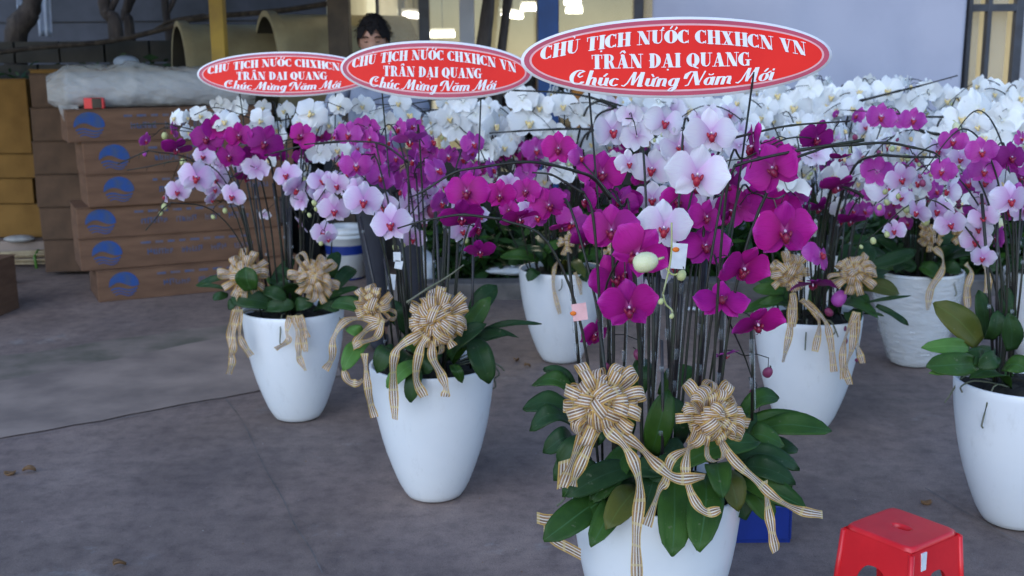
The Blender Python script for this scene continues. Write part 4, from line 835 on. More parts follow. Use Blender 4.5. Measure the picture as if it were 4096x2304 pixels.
# --- D whites and pinks
random.seed(61)
spike('D', 'z2', '1090 980 220 W 150 0 0; 1150 1080 180 W 160 0 0; 950 930 220 W 150 0 0; 900 850 190 W 20 0 0; 980 880 140 W; 1090 830 200 W 170 0 0; 830 850 160 W; 600 830 230 W 40 30 0; 470 900 190 W -10 0 0; 760 880 150 W 60 0 0', .11)
spike('D', 'z2', '350 830 170 W 150 0 0; 250 740 130 W 5 0 0; 100 750 150 W; 330 900 200 W 60 0 0; 540 740 170 W -30 0 0; 1000 740 190 W 170 0 0; 880 740 150 W', .11)
spike('D', 'z2', '1180 1080 230 W 155 0 0; 1300 1060 180 W 20 0 0; 1230 900 210 W 70 0 0; 1290 920 160 W 10 0 0; 1160 960 150 W; 1480 880 280 W 5 20 0; 1650 960 180 W 170 0 0; 1430 720 230 W 160 0 0; 1560 770 190 W -20 0 0', .11)
spike('D', 'z2', '1720 760 200 W 10 0 0; 1850 840 220 W 150 0 0; 1950 740 200 W -160 0 0; 2080 780 200 L 150 0 0; 2250 870 240 L 160 10 0; 2350 960 220 W 155 0 0; 1400 820 60 D 0 0 0', .11)
spike('D', 'z5', '1580 500 240 W 150 10 0; 1450 560 180 W; 1560 720 210 W -150 0 0; 2120 770 220 W 10 -20 0; 2290 720 240 W 170 0 0; 1700 820 160 W; 1640 630 150 V 20 -30 0; 1820 470 210 M 5 10 0; 2040 480 260 V 20 0 0; 1950 710 230 V 150 0 10; 1900 1000 200 V', .11)
for az, h, rc in ((200, 1.33, .55), (235, 1.26, .5), (165, 1.32, .6), (20, 1.38, .5), (-40, 1.3, .5), (270, 1.22, .45), (-15, 1.28, .6), (300, 1.18, .4)): arch_spike('D', az, h, rc, 7, 'W', .118)
# --- E: right middle planter
random.seed(71)
spike('E', 'z3', '1550 1170 210 V 150 0 0; 1150 1420 180 D 20 -60 0; 1280 1270 250 D 10 -55 20; 1250 1130 170 V 170 40 0', .11)
spike('E', 'f', '2065 640 85 V 50 30 30; 2045 712 100 D 5 -72 -15; 2140 555 70 D 10 -70 0', .11, buds='2112 750 46 v; 2085 785 26 p; 2122 825 22 p; 2126 858 18 p; 2156 905 12 p')
spike('E', 'z7', '1000 1000 180 V 20 0 0; 750 940 210 V -20 -20 0; 450 920 220 L 160 0 0; 230 900 220 L 150 0 0; 640 1090 400 L 10 8 -6', .105, buds='530 1300 130 v; 780 1300 70 g')
spike('E', 'z7', '850 430 240 V 10 0 10; 690 440 200 V 150 0 0; 540 400 270 V -5 5 0; 310 390 180 V -60 10 0; 110 380 90 V', .1)
spike('E', 'z6', '1900 640 300 W 160 0 0; 2000 760 280 W 150 0 0; 1700 640 260 L 170 0 0; 2200 450 240 L 165 0 0; 1560 380 250 L -160 0 0; 2350 620 240 W 10 -20 0', .11)
for x, y, w, c in ((290, 600, 62, 'p'), (700, 625, 36, 'p'), (520, 750, 50, 'p'), (795, 800, 70, 'g'), (1270, 500, 90, 'c'), (1350, 580, 55, 'g'), (1080, 880, 55, 'g'), (1280, 860, 60, 'g'), (1700, 1430, 95, 'c'), (970, 1410, 90, 'g'), (810, 1290, 80, 'g'), (1540, 1050, 40, 'p'), (1370, 1110, 30, 'p'), (1740, 1040, 50, 'p'), (650, 710, 60, 'g'), (440, 1300, 80, 'v')):
    Y = 4.2; f_, s_ = fr('z7'); P = at(*f_(x, y), Y); bud_at(E, P, w / s_ * Y / FPX * 1.1, c)
for az, h, rc, c_ in ((150, 1.3, .5, 'W'), (180, 1.24, .45, 'L'), (120, 1.36, .6, 'W'), (95, 1.3, .5, 'W'), (60, 1.26, .5, 'W')): arch_spike('E', az, h, rc, 7, c_, .11)
# --- F, I, K back right whites
random.seed(81)
spike('F', 'z7', '1290 1230 300 W 10 -5 0; 1000 1240 220 W -10 -10 0; 1130 1160 200 W 150 0 0; 980 1080 260 W 170 10 0; 820 1070 250 W 150 0 0; 1600 1100 310 W -5 0 0; 1480 1180 220 W; 1200 1020 240 W 160 0 0', .115)
spike('F', 'z7', '1450 800 240 W 160 0 0; 1300 760 330 W 20 10 0; 1120 830 260 W 150 0 0; 960 640 280 W -10 0 0; 1120 600 260 W 150 0 0; 850 520 230 W 160 0 0; 1380 900 200 W; 1250 950 220 W 20 -20 0', .115)
spike('F', 'z7', '1480 330 400 W 10 15 0; 1320 400 320 W -15 0 0; 1710 440 330 W 150 0 0; 1520 590 330 W 5 -8 0; 1760 350 260 W 160 0 0; 1850 480 260 W; 1650 650 300 W 150 0 0', .115)
spike('K', 'z7', '1880 210 260 W 20 0 0; 1750 210 180 W -20 0 0; 1880 330 240 W; 1790 330 200 W 150 0 0; 1900 110 160 W 10 0 0', .11)
spike('G', 'z7', '1800 790 300 D 5 5 0; 1590 810 240 D -30 0 0; 1890 990 270 D 10 0 0; 1880 870 240 V 150 0 0; 1890 610 160 V; 1790 1200 330 P 10 5 0', .1)
spike('G', 'z7', '1930 1300 300 P 20 0 0; 1420 1310 160 V -20 -40 0; 1150 1380 240 V 0 -70 0', .1)
spike('I', 'z7', '600 140 280 W 5 5 0; 340 150 210 W 0 5 10; 430 60 140 W 150 0 0; 730 70 130 W 160 0 0; 60 200 240 W -5 0 0; 1000 160 230 W 160 0 0; 830 290 280 W 150 0 0; 1180 230 260 W', .11)
spike('I', 'z3', '1410 620 180 W 0 0 0; 1300 700 200 W; 1210 710 230 W 10 0 0; 1090 600 170 W 150 0 0; 980 720 240 W -5 0 0; 860 640 190 W 20 0 0; 900 830 170 W 150 0 0; 770 740 190 W', .11)
spike('I', 'z3', '1480 800 180 W; 1120 860 200 W; 1000 900 260 W 160 0 0; 760 690 120 L; 600 720 230 W 0 10 0; 400 760 230 W 5 0 0; 270 740 220 W -20 0 0; 150 760 200 L 150 0 0; 60 700 190 W 150 0 0', .11)
for az, h, rc in ((180, 1.42, .6), (200, 1.36, .5), (215, 1.30, .6), (250, 1.26, .5), (160, 1.40, .7), (0, 1.42, .6), (20, 1.36, .6), (-30, 1.32, .55), (-60, 1.28, .5), (270, 1.36, .4), (90, 1.44, .3), (140, 1.3, .8), (225, 1.14, .5), (-45, 1.16, .5)): arch_spike('I', az, h, rc, 7, 'W', .12)
for az, h, rc in ((180, 1.32, .55), (210, 1.20, .5), (240, 1.12, .5), (160, 1.36, .5), (0, 1.32, .6), (-25, 1.22, .55), (-50, 1.1, .5), (270, 1.3, .4), (-75, 1.24, .5), (80, 1.4, .35), (225, 1.0, .4), (-60, .98, .4)): arch_spike('F', az, h, rc, 7, 'W', .12)
for az, h, rc in ((180, 1.38, .5), (200, 1.28, .6), (160, 1.42, .5), (225, 1.14, .5), (250, 1.22, .5), (190, 1.1, .4)): arch_spike('K', az, h, rc, 6, 'W', .12)
for az, h, rc, c_ in ((190, 1.3, .35, 'V'), (150, 1.24, .4, 'P'), (100, 1.34, .5, 'W')): arch_spike('G', az, h, rc, 5, c_, .1)
# more sprays that close the bank of blooms
random.seed(83)
for key, az, h, rc, n_, c_, W_ in (('D', 315, 1.3, .6, 8, 'W', .115), ('D', 30, 1.34, .7, 8, 'W', .115), ('D', 195, 1.3, .7, 8, 'W', .115), ('E', 185, 1.26, .65, 8, 'L', .11), ('E', 145, 1.1, .6, 8, 'W', .11), ('E', 350, 1.24, .5, 7, 'W', .11), ('F', 230, 1.16, .55, 8, 'W', .115), ('F', 320, 1.14, .55, 8, 'W', .115), ('K', 185, 1.2, .6, 8, 'W', .115), ('I', 200, 1.1, .6, 8, 'W', .115), ('I', 330, 1.1, .6, 8, 'W', .115), ('F', 205, .9, .45, 6, 'V', .1),
                               ('F', 190, 1.04, .5, 7, 'W', .11), ('F', 215, .98, .5, 7, 'W', .11), ('F', 245, 1.0, .5, 6, 'W', .11), ('F', 275, 1.02, .45, 6, 'L', .11), ('F', 305, .98, .5, 7, 'W', .11), ('F', 335, 1.04, .5, 7, 'W', .11), ('F', 170, 1.1, .5, 6, 'L', .11), ('K', 200, 1.0, .6, 6, 'P', .11), ('K', 215, 1.08, .5, 6, 'W', .11), ('G', 160, 1.06, .45, 6, 'P', .1), ('G', 100, 1.14, .4, 6, 'V', .1), ('E', 60, 1.0, .55, 6, 'W', .105), ('E', 30, 1.04, .5, 6, 'V', .1), ('D', 250, 1.05, .4, 6, 'V', .1), ('D', 350, 1.16, .5, 6, 'M', .1),
                               ('B', 60, 1.25, .35, 6, 'V', .1), ('B', 120, 1.30, .4, 6, 'V', .1), ('B', 20, 1.12, .35, 6, 'P', .1), ('B', 170, 1.16, .35, 6, 'P', .095), ('C', 30, 1.18, .45, 6, 'P', .09), ('C', 60, 1.30, .4, 6, 'W', .095), ('C', 0, 1.08, .35, 5, 'P', .09), ('C', 110, 1.36, .35, 6, 'W', .095),
                               ('D', 210, 1.12, .45, 6, 'M', .1), ('D', 330, 1.08, .45, 6, 'M', .1), ('D', 90, 1.42, .3, 6, 'W', .11), ('D', 10, 1.24, .7, 7, 'L', .115), ('D', 180, 1.20, .6, 7, 'W', .11), ('E', 200, 1.12, .4, 6, 'D', .1), ('E', 230, 1.2, .4, 6, 'M', .1), ('E', 20, 1.2, .5, 7, 'L', .105), ('E', 170, 1.34, .6, 7, 'L', .11),
                               ('E', -10, 1.10, .45, 6, 'V', .1), ('E', 130, 1.18, .6, 7, 'W', .11), ('F', 200, 1.24, .6, 7, 'L', .11), ('F', 250, 1.05, .45, 6, 'V', .1), ('F', -40, .95, .4, 6, 'V', .1), ('G', 130, 1.16, .5, 6, 'L', .1), ('A', 110, 1.18, .35, 6, 'D', .105), ('A', 60, 1.24, .35, 6, 'M', .105), ('A', 90, 1.12, .3, 5, 'L', .1)):
    arch_spike(key, az, h, rc, n_, c_, W_)
# ------------------------------------------------------------------ leaves of the other planters
random.seed(91)
for a in ((600, 650, 795, 345, 95, 'leaf_green', 3.8, 3.75), (600, 640, 785, 490, 85, 'leaf_dark', 3.66, 3.62), (730, 550, 800, 765, 110, 'leaf_dark', 3.7, 3.6), (740, 520, 1045, 466, 28, 'leaf_dark', 3.8, 3.8), (740, 560, 935, 545, 26, 'leaf_dark', 3.78, 3.75), (430, 690, 410, 858, 75, 'leaf_dark', 3.66, 3.58),
          (440, 660, 295, 785, 75, 'leaf_light', 3.66, 3.58), (210, 570, 90, 705, 80, 'leaf_light', 3.72, 3.6), (240, 450, 20, 395, 62, 'leaf_green', 3.85, 3.9), (320, 600, 240, 710, 90, 'leaf_dark', 3.7, 3.62), (170, 560, 100, 500, 55, 'leaf_light', 3.8, 3.8), (630, 670, 655, 765, 48, 'leaf_green', 3.64, 3.6),
          (700, 470, 840, 300, 100, 'leaf_dark', 3.95, 3.98), (420, 540, 450, 640, 70, 'leaf_green', 3.66, 3.62), (500, 620, 360, 560, 90, 'leaf_dark', 3.75, 3.75), (640, 560, 760, 600, 110, 'leaf_dark', 3.8, 3.75), (560, 500, 540, 330, 90, 'leaf_dark', 3.95, 4.0), (400, 520, 300, 360, 90, 'leaf_dark', 3.95, 4.0), (560, 620, 470, 720, 90, 'leaf_dark', 3.7, 3.66), (350, 640, 250, 660, 90, 'leaf_dark', 3.75, 3.7)):
    lf(B, 'b', *a[:8], U(.02, .05), n0=(0, -.7, .6))
for a in ((980, 640, 500, 580, 220, 'leaf_dark', 4.62, 4.6), (740, 470, 700, 195, 230, 'leaf_green', 4.56, 4.56), (960, 400, 1240, 110, 150, 'leaf_dark', 4.75, 4.8), (1260, 700, 1460, 600, 150, 'leaf_dark', 4.6, 4.58), (1580, 560, 1970, 415, 75, 'leaf_green', 4.7, 4.75), (1700, 430, 1960, 230, 170, 'leaf_dark', 4.8, 4.9),
          (1700, 330, 1750, 20, 150, 'leaf_dark', 4.85, 4.9), (450, 330, 130, 370, 75, 'leaf_dark', 4.8, 4.85), (470, 420, 90, 425, 50, 'leaf_dark', 4.78, 4.8), (470, 520, 290, 545, 100, 'leaf_dark', 4.7, 4.7), (620, 600, 480, 700, 100, 'leaf_dark', 4.62, 4.6), (880, 500, 1150, 560, 150, 'leaf_dark', 4.6, 4.6), (1500, 640, 1750, 720, 120, 'leaf_dark', 4.65, 4.62),
          (1600, 600, 2030, 560, 100, 'leaf_dark', 4.7, 4.75), (900, 640, 1250, 640, 160, 'leaf_dark', 4.62, 4.6), (1000, 300, 1150, 450, 150, 'leaf_dark', 4.75, 4.7)):
    lf(Cc, 'c', *a[:8], U(.01, .03), n0=(0, -.8, .5))
for a in ((2000, 470, 1640, 415, 100, 'leaf_green', 5.6, 5.6), (1960, 440, 1740, 265, 100, 'leaf_dark', 5.8, 5.85), (1985, 540, 1890, 635, 110, 'leaf_dark', 5.55, 5.5), (2040, 400, 2220, 290, 110, 'leaf_green', 5.65, 5.6), (2290, 520, 2410, 500, 110, 'leaf_dark', 5.6, 5.55), (2100, 480, 1960, 380, 110, 'leaf_dark', 5.7, 5.7), (2200, 500, 2330, 380, 120, 'leaf_dark', 5.7, 5.7), (2250, 560, 2260, 660, 90, 'leaf_dark', 5.6, 5.52), (2400, 520, 2440, 650, 100, 'leaf_dark', 5.6, 5.52)):
    lf(D, 'd', *a[:8], U(.01, .04), n0=(0, -.7, .6))
for a in ((1060, 600, 1405, 650, 150, 'leaf_olive', 4.5, 4.45), (1080, 750, 1505, 645, 32, 'leaf_dark', 4.4, 4.4), (1200, 740, 1480, 955, 65, 'leaf_dark', 4.4, 4.35), (1070, 815, 1260, 850, 28, 'leaf_dark', 4.4, 4.35), (940, 660, 1100, 800, 140, 'leaf_green', 4.5, 4.4), (330, 650, 30, 590, 110, 'leaf_green', 4.5, 4.5), (330, 700, 60, 760, 90, 'leaf_green', 4.5, 4.5),
          (900, 820, 1010, 940, 160, 'leaf_dark', 4.4, 4.32), (1150, 500, 1270, 500, 90, 'leaf_dark', 4.5, 4.5), (760, 480, 950, 560, 130, 'leaf_dark', 4.5, 4.45), (980, 420, 1150, 180, 150, 'leaf_dark', 4.8, 4.85), (850, 420, 920, 170, 150, 'leaf_dark', 4.85, 4.9), (1120, 380, 1560, 230, 120, 'leaf_dark', 5.3, 5.35)):
    lf(E, 'e', *a[:8], U(.01, .03), n0=(0, -.8, .5))
for a in ((2130, 1140, 1740, 715, 260, 'leaf_olive', 3.45, 3.45), (2060, 1180, 1615, 1130, 140, 'leaf_light', 3.42, 3.36), (2120, 1290, 1655, 1300, 210, 'leaf_green', 3.4, 3.3), (2080, 1370, 1690, 1395, 90, 'leaf_light', 3.4, 3.3), (2190, 1060, 2170, 610, 160, 'leaf_dark', 3.6, 3.62), (2430, 1180, 2450, 830, 190, 'leaf_dark', 3.45, 3.42), (2380, 1000, 2410, 560, 170, 'leaf_dark', 3.65, 3.65),
          (2300, 1200, 2140, 1330, 160, 'leaf_dark', 3.42, 3.38), (2400, 1300, 2600, 1380, 200, 'leaf_green', 3.4, 3.35), (2260, 1080, 2300, 800, 140, 'leaf_dark', 3.55, 3.55), (2200, 1200, 2000, 1240, 160, 'leaf_dark', 3.45, 3.4)):
    lf(G, 'e', *a[:8], U(.01, .03), n0=(0, -.9, .4))
for a in ((1560, 330, 1200, 120, 110, 'leaf_dark', 5.6, 5.6), (1700, 360, 1760, 520, 170, 'leaf_dark', 5.42, 5.36), (1500, 300, 1350, 180, 120, 'leaf_dark', 5.6, 5.6), (1800, 400, 1990, 430, 130, 'leaf_dark', 5.45, 5.4), (1400, 320, 1560, 420, 130, 'leaf_dark', 5.45, 5.4), (1850, 330, 1700, 180, 130, 'leaf_dark', 5.6, 5.6), (1600, 380, 1780, 470, 150, 'leaf_green', 5.4, 5.36)):
    lf(F, 'e', *a[:8], U(.01, .03), n0=(0, -.8, .5))
# clear film round the wrapped planter
rnd = random.Random(4); rows = []
for i in range(16):
    z = .02 + .47 * i / 15; k = min(range(len(prof) - 4), key=lambda q: abs(prof[q][1] - z)); rr = prof[k][0] + .006
    rows.append([Vector((F.X, F.Y, z)) + Vector((math.cos(2 * math.pi * j / 60), math.sin(2 * math.pi * j / 60), 0)) * (rr + abs(rnd.gauss(0, .0012)) * (2.2 if i < 6 else .5) + .0035 * abs(math.sin(j * .22 + i * 1.1)) * (1 if i < 7 else .25)) for j in range(60)])
m_ = MB(); m_.grid(rows, 'plastic_film', closed=True); m_.build('plastic_wrap', F.t)

# ------------------------------------------------------------------ bows and tails
random.seed(101)
_AT = AT
def AT(frame, pts, Y):
    d = -.13 if frame == 'a' else 0
    return _AT(frame, pts, [y + d for y in Y] if isinstance(Y, list) else Y + d)
bow(A, *fr('a')[0](510, 455), 2.45, .090, 46, 1, [AT('a', [(505, 480), (490, 560), (440, 700), (370, 860), (345, 930)], [2.58, 2.56, 2.56, 2.56, 2.56]), AT('a', [(500, 480), (420, 600), (340, 800), (290, 930)], [2.58, 2.57, 2.58, 2.6]),
     AT('a', [(530, 500), (545, 600), (640, 690), (705, 800), (735, 960), (715, 1200), (718, 1460), (720, 1600)], [2.56, 2.52, 2.48, 2.46, 2.45, 2.46, 2.5, 2.52]), AT('a', [(540, 520), (620, 620), (740, 710), (840, 810), (950, 885), (1110, 875)], [2.56, 2.52, 2.5, 2.5, 2.5, 2.52])], w=.033)
bow(A, *fr('a')[0](1130, 530), 2.49, .086, 44, 2, [AT('a', [(1110, 590), (1060, 690), (920, 770), (885, 900), (845, 960), (775, 1160)], [2.6, 2.56, 2.54, 2.52, 2.5, 2.48]), AT('a', [(1080, 560), (1015, 720), (1000, 860), (1050, 1010), (1120, 1080), (1200, 1065)], [2.6, 2.55, 2.53, 2.5, 2.49, 2.48]),
     AT('a', [(1160, 590), (1270, 770), (1400, 890), (1520, 1000), (1660, 1070), (1790, 1095)], [2.6, 2.58, 2.58, 2.58, 2.58, 2.6]), AT('a', [(1455, 900), (1480, 1090), (1500, 1210), (1520, 1310)], [2.6, 2.58, 2.57, 2.57])], w=.028)
for pts in ([(300, 780), (295, 870), (290, 940)], [(140, 1112), (200, 1125), (300, 1120)], [(180, 1190), (245, 1245), (330, 1290), (395, 1325)]): 
    k_ = AT('a', pts, 2.66); m_ = MB(); P_ = catmull(k_, 4); m_.strip(P_, [Vector((1, 0, .3)).normalized() if abs(pts[-1][1] - pts[0][1]) > abs(pts[-1][0] - pts[0][0]) else Vector((0, 0, 1))] * len(P_), .03, 'ribbon'); m_.build('ribbon_tail', A.t)
def tl(frame, pts, Y): return AT(frame, pts, Y)
bow(B, *fr('b')[0](540, 460), 3.58, .103, 44, 3, [tl('b', [(470, 520), (370, 580), (335, 640), (330, 760), (338, 940)], 3.52), tl('b', [(490, 540), (460, 600), (440, 740), (480, 830)], 3.50), tl('b', [(520, 560), (520, 640), (560, 720), (585, 790), (580, 830)], 3.5), tl('b', [(560, 480), (590, 540), (620, 590)], 3.5)], w=.038)
bow(B, *fr('b')[0](245, 385), 3.72, .07, 30, 4, [tl('b', [(270, 470), (210, 500), (160, 550), (130, 600)], 3.66), tl('b', [(280, 460), (250, 540), (170, 570), (140, 590)], 3.64), tl('b', [(260, 465), (170, 450), (90, 470), (40, 550), (35, 640), (0, 700)], [3.66, 3.7, 3.78, 3.8, 3.8, 3.8]), tl('b', [(190, 620), (200, 720), (215, 840), (240, 930)], 3.60), tl('b', [(90, 700), (110, 750), (150, 765), (185, 750)], 3.62)], w=.032)
bow(Cc, *fr('c')[0](660, 300), 4.66, .10, 36, 5, [tl('c', [(560, 700), (500, 900), (490, 1100), (520, 1280), (480, 1440)], 4.55), tl('c', [(600, 690), (600, 950), (640, 1080), (740, 1230)], 4.55), tl('c', [(590, 700), (540, 900), (540, 1100), (500, 1250)], 4.54), tl('c', [(640, 420), (560, 560), (570, 700)], 4.6)], w=.036)
bow(Cc, *fr('c')[0](1460, 320), 4.6, .098, 38, 6, [tl('c', [(1190, 760), (1150, 950), (1170, 1050), (1020, 1150)], 4.53), tl('c', [(1230, 760), (1270, 950), (1290, 1150), (1300, 1260), (1370, 1400)], 4.53), tl('c', [(1300, 760), (1360, 900), (1390, 1020)], 4.53), tl('c', [(1280, 760), (1330, 950), (1370, 1180)], 4.53)], w=.032)
bow(E, *fr('e')[0](360, 450), 4.3, .085, 30, 7, [tl('e', [(390, 640), (380, 850), (370, 1020), (310, 1290)], 4.27), tl('e', [(480, 700), (620, 830), (650, 960), (610, 1190)], 4.27), tl('e', [(520, 720), (690, 880), (750, 1050), (790, 1380)], 4.27), tl('e', [(400, 640), (420, 800), (400, 960)], 4.26)], w=.034)
bow(E, *fr('e')[0](980, 450), 4.36, .088, 34, 8, [tl('e', [(1000, 820), (900, 1050), (870, 1250), (880, 1450)], 4.28), tl('e', [(1010, 820), (1000, 1060), (1030, 1200), (1060, 1300)], 4.28), tl('e', [(980, 900), (960, 1150), (900, 1350), (940, 1500)], 4.27)], w=.034)
bow(F, *fr('e')[0](1700, 90), 5.4, .075, 24, 9, [tl('e', [(1730, 210), (1810, 300), (1800, 440), (1700, 600), (1670, 800)], 5.3)], w=.04)
bow(F, *fr('e')[0](2010, 70), 5.4, .075, 24, 10, [tl('e', [(2030, 360), (2080, 450), (2040, 600), (2050, 780)], 5.32), tl('e', [(2190, 360), (2240, 500), (2230, 640)], 5.3)], w=.04)
bow(D, *fr('d')[0](2270, 280), 5.45, .062, 12, 11, [tl('d', [(2200, 440), (2150, 520), (2140, 700), (2200, 950)], 5.5), tl('d', [(2340, 560), (2380, 650), (2400, 770)], 5.5)], w=.026)
bow(D, *fr('u')[0](440, 180), 5.4, .05, 10, 12, [], w=.03)
# paper tags on the stakes
def ptag(o, frame, x, y, Y, w, h, mt, dot=None, rot=0):
    f, s = fr(frame); P = at(*f(x, y), Y); sc = Y / FPX / s; w *= sc; h *= sc; m_ = MB(); M_ = Matrix.Rotation(R(rot), 3, 'Y')
    m_.box(P, (w, .0012, h), mt, M=M_)
    if dot: m_.ball(P + M_ @ Vector((dot[0] * w, -.002, dot[1] * h)), (w * .22, .002, w * .16), 'tag_orange', 6)
    m_.build('plant_tag', o.t)
ptag(A, 'u', 930, 225, 2.72, 120, 190, 'tag_white', (-.2, .25), 5); ptag(A, 'u', 215, 630, 2.62, 110, 130, 'tag_pink', (-.45, -.02), -8)
ptag(B, 'd', 675, 415, 3.8, 70, 90, 'tag_white'); ptag(B, 'd', 690, 490, 3.8, 75, 80, 'tag_white', None, 10); ptag(B, 'd', 625, 650, 3.85, 70, 150, 'tag_white', None, 6)
# ------------------------------------------------------------------ lettering: fat-face capitals and a slanted script drawn with a broad nib
def hull(P):
    P = sorted(set((round(x, 6), round(y, 6)) for x, y in P))
    def half(Q):
        h = []
        for p in Q:
            while len(h) > 1 and (h[-1][0] - h[-2][0]) * (p[1] - h[-2][1]) - (h[-1][1] - h[-2][1]) * (p[0] - h[-2][0]) <= 0: h.pop()
            h.append(p)
        return h[:-1]
    return half(P) + half(P[::-1])
def arcp(cx, cy, rx, ry, a0, a1, wmax, n=14, wmin=.05):      # round stroke, thick where it runs upright
    o = []
    for i in range(n + 1):
        a = R(a0 + (a1 - a0) * i / n); o.append((cx + rx * math.cos(a), cy + ry * math.sin(a), wmin + (wmax - wmin) * abs(math.cos(a)) ** 1.6))
    return o
K, H_ = .30, .065
def vl(x, y0=0, y1=1, w=K): return [(x, y0, w), (x, y1, w)]
def hl(x0, x1, y): return [(x0, y, H_), (x1, y, H_)]
GL = {
 'C': (.74, [arcp(.40, .5, .30, .47, 50, 310, K + .04), vl(.66, .66, .97, .05), vl(.66, .04, .22, .05)]),
 'H': (.90, [vl(.2), vl(.70), hl(.2, .7, .5), hl(.02, .38, .98), hl(.02, .38, .02), hl(.52, .88, .98), hl(.52, .88, .02)]),
 'U': (.84, [[(.2, 1, K), (.2, .3, K), (.26, .1, .2), (.42, .03, .06), (.58, .1, .05), (.68, .3, .05), (.68, 1, .05)], hl(.02, .38, .98), hl(.56, .82, .98)]),
 'T': (.80, [vl(.4), hl(.05, .75, .97), vl(.06, .72, .97, .05), vl(.74, .72, .97, .05), hl(.2, .6, .02)]),
 'I': (.42, [vl(.21), hl(.02, .4, .98), hl(.02, .4, .02)]),
 'N': (.92, [vl(.14, 0, 1, .05), vl(.78, 0, 1, .05), [(.2, .97, K), (.68, .03, K)], hl(.0, .26, .98), hl(.0, .28, .02), hl(.64, .92, .98)]),
 'O': (.88, [arcp(.42, .5, .29, .47, 0, 360, K + .05, 26)]),
 'X': (.88, [[(.24, .98, K), (.62, .02, K)], [(.66, .98, .05), (.2, .02, .05)], hl(.04, .42, .98), hl(.54, .82, .98), hl(.04, .34, .02), hl(.44, .84, .02)]),
 'V': (.84, [[(.22, .98, K), (.46, .03, K * .7)], [(.46, .03, .05), (.70, .98, .05)], hl(.02, .42, .98), hl(.56, .84, .98)]),
 'R': (.88, [vl(.22), arcp(.42, .74, .20, .24, -90, 90, .2), hl(.2, .42, .98), hl(.2, .42, .5), [(.5, .48, .2), (.68, .04, .2)], hl(.02, .42, .02), hl(.6, .86, .02), hl(.02, .3, .98)]),
 'A': (.88, [[(.12, .02, .05), (.42, .98, .05)], [(.42, .95, K * .8), (.64, .03, K)], hl(.22, .6, .3), hl(.0, .26, .02), hl(.46, .86, .02)]),
 'D': (.86, [vl(.22), arcp(.38, .5, .30, .47, -90, 90, K), hl(.04, .4, .98), hl(.04, .4, .02)]),
 'Q': (.90, [arcp(.42, .5, .29, .47, 0, 360, K + .05, 26), [(.42, .2, .06), (.56, .0, .16), (.78, -.1, .08)]]),
 'G': (.86, [arcp(.40, .5, .30, .47, 50, 300, K + .04), vl(.66, .66, .97, .05), vl(.64, .04, .44, .2), hl(.46, .84, .44)]),
}
def acc(k, w):
    c = w / 2 - .02
    return {'?': [arcp(c, 1.2, .07, .07, 150, -60, .06, 6, .04)], '.': [[(c, -.2, .13), (c, -.14, .13)]], '+': [[(w - .18, 1.0, .06), (w - .06, 1.14, .12), (w - .08, 1.2, .08)]],
            '/': [[(c - .04, 1.1, .08), (c + .1, 1.28, .08)]], '\\': [[(c + .1, 1.26, .08), (c + .2, 1.12, .08)]], '^': [[(c - .16, 1.08, .05), (c, 1.24, .07), (c + .16, 1.08, .05)]],
            '-': [hl(.02, .24, .5)], 'u': [arcp(c, .98, .13, .12, 200, 340, .05, 6)]}[k]
q_, t_n = .165, .035
SG = {
 'C': (.80, [arcp(.42, .5, .32, .48, 60, 320, .2, 16, .05), [(.58, .92, .05), (.42, .8, .08), (.36, .6, .05), (.46, .5, .04), (.58, .6, .04)]]),
 'h': (.54, [[(.12, 0, q_), (.12, .98, q_)], [(.14, .36, .04), (.26, .52, .06), (.38, .5, .12), (.40, .36, q_), (.40, .06, q_), (.5, .0, .04)]]),
 'u': (.54, [[(.12, .52, q_), (.12, .14, q_), (.2, .02, .08), (.32, .08, .04), (.40, .2, .04)], [(.40, .52, q_), (.40, .06, q_), (.5, .0, .04)]]),
 'c': (.42, [arcp(.25, .26, .17, .25, 50, 320, q_, 10, .04)]),
 'M': (.90, [[(-.12, .05, .06), (-.02, .0, .06), (.10, .2, .05), (.26, .95, .05)], [(.30, .95, .16), (.36, .1, .14)], [(.38, .1, .04), (.62, .95, .05)], [(.66, .95, .2), (.70, .0, .2), (.84, .04, .04)]]),
 'n': (.56, [[(.12, 0, q_), (.12, .52, q_)], [(.14, .36, .04), (.26, .52, .06), (.38, .5, .12), (.40, .36, q_), (.40, .06, q_), (.5, .0, .04)]]),
 'g': (.54, [arcp(.24, .27, .15, .25, 0, 360, q_, 14, .04), [(.42, .52, q_), (.40, -.16, q_), (.28, -.34, .08), (.12, -.3, .04), (.2, -.16, .04), (.5, .04, .04)]]),
 'N': (.80, [[(-.12, .5, .16), (-.1, .78, .2), (.05, .96, .06), (.22, .9, .05), (.12, .05, .05)], [(.24, .95, .2), (.56, .04, .2)], [(.58, .06, .05), (.72, .95, .06)], [(.12, .05, .05), (.0, .0, .05)]]),
 'a': (.54, [arcp(.24, .26, .15, .25, 0, 360, q_, 14, .04), [(.42, .52, q_), (.42, .06, q_), (.5, .0, .04)]]),
 'm': (.84, [[(.12, 0, q_), (.12, .52, q_)], [(.14, .36, .04), (.26, .52, .06), (.38, .5, .12), (.40, .36, q_), (.40, 0, q_)], [(.42, .36, .04), (.54, .52, .06), (.66, .5, .12), (.68, .36, q_), (.68, .06, q_), (.8, .0, .04)]]),
 'o': (.48, [arcp(.24, .26, .16, .25, 0, 360, q_, 14, .04)]),
 'i': (.28, [[(.12, .52, q_), (.12, .06, q_), (.22, 0, .04)]]),
}
def sacc(k, w):
    c = w / 2 - .02
    return {'/': [[(c - .02, .64, .08), (c + .08, .82, .08)]], '\\': [[(c - .02, .82, .08), (c + .08, .66, .08)]], '+': [[(w - .12, .5, .05), (w, .62, .09)]], 'u': [arcp(c, .78, .11, .1, 200, 340, .05, 6, .04)], '\'': [[(c, .68, .09), (c, .76, .09)]]}[k]
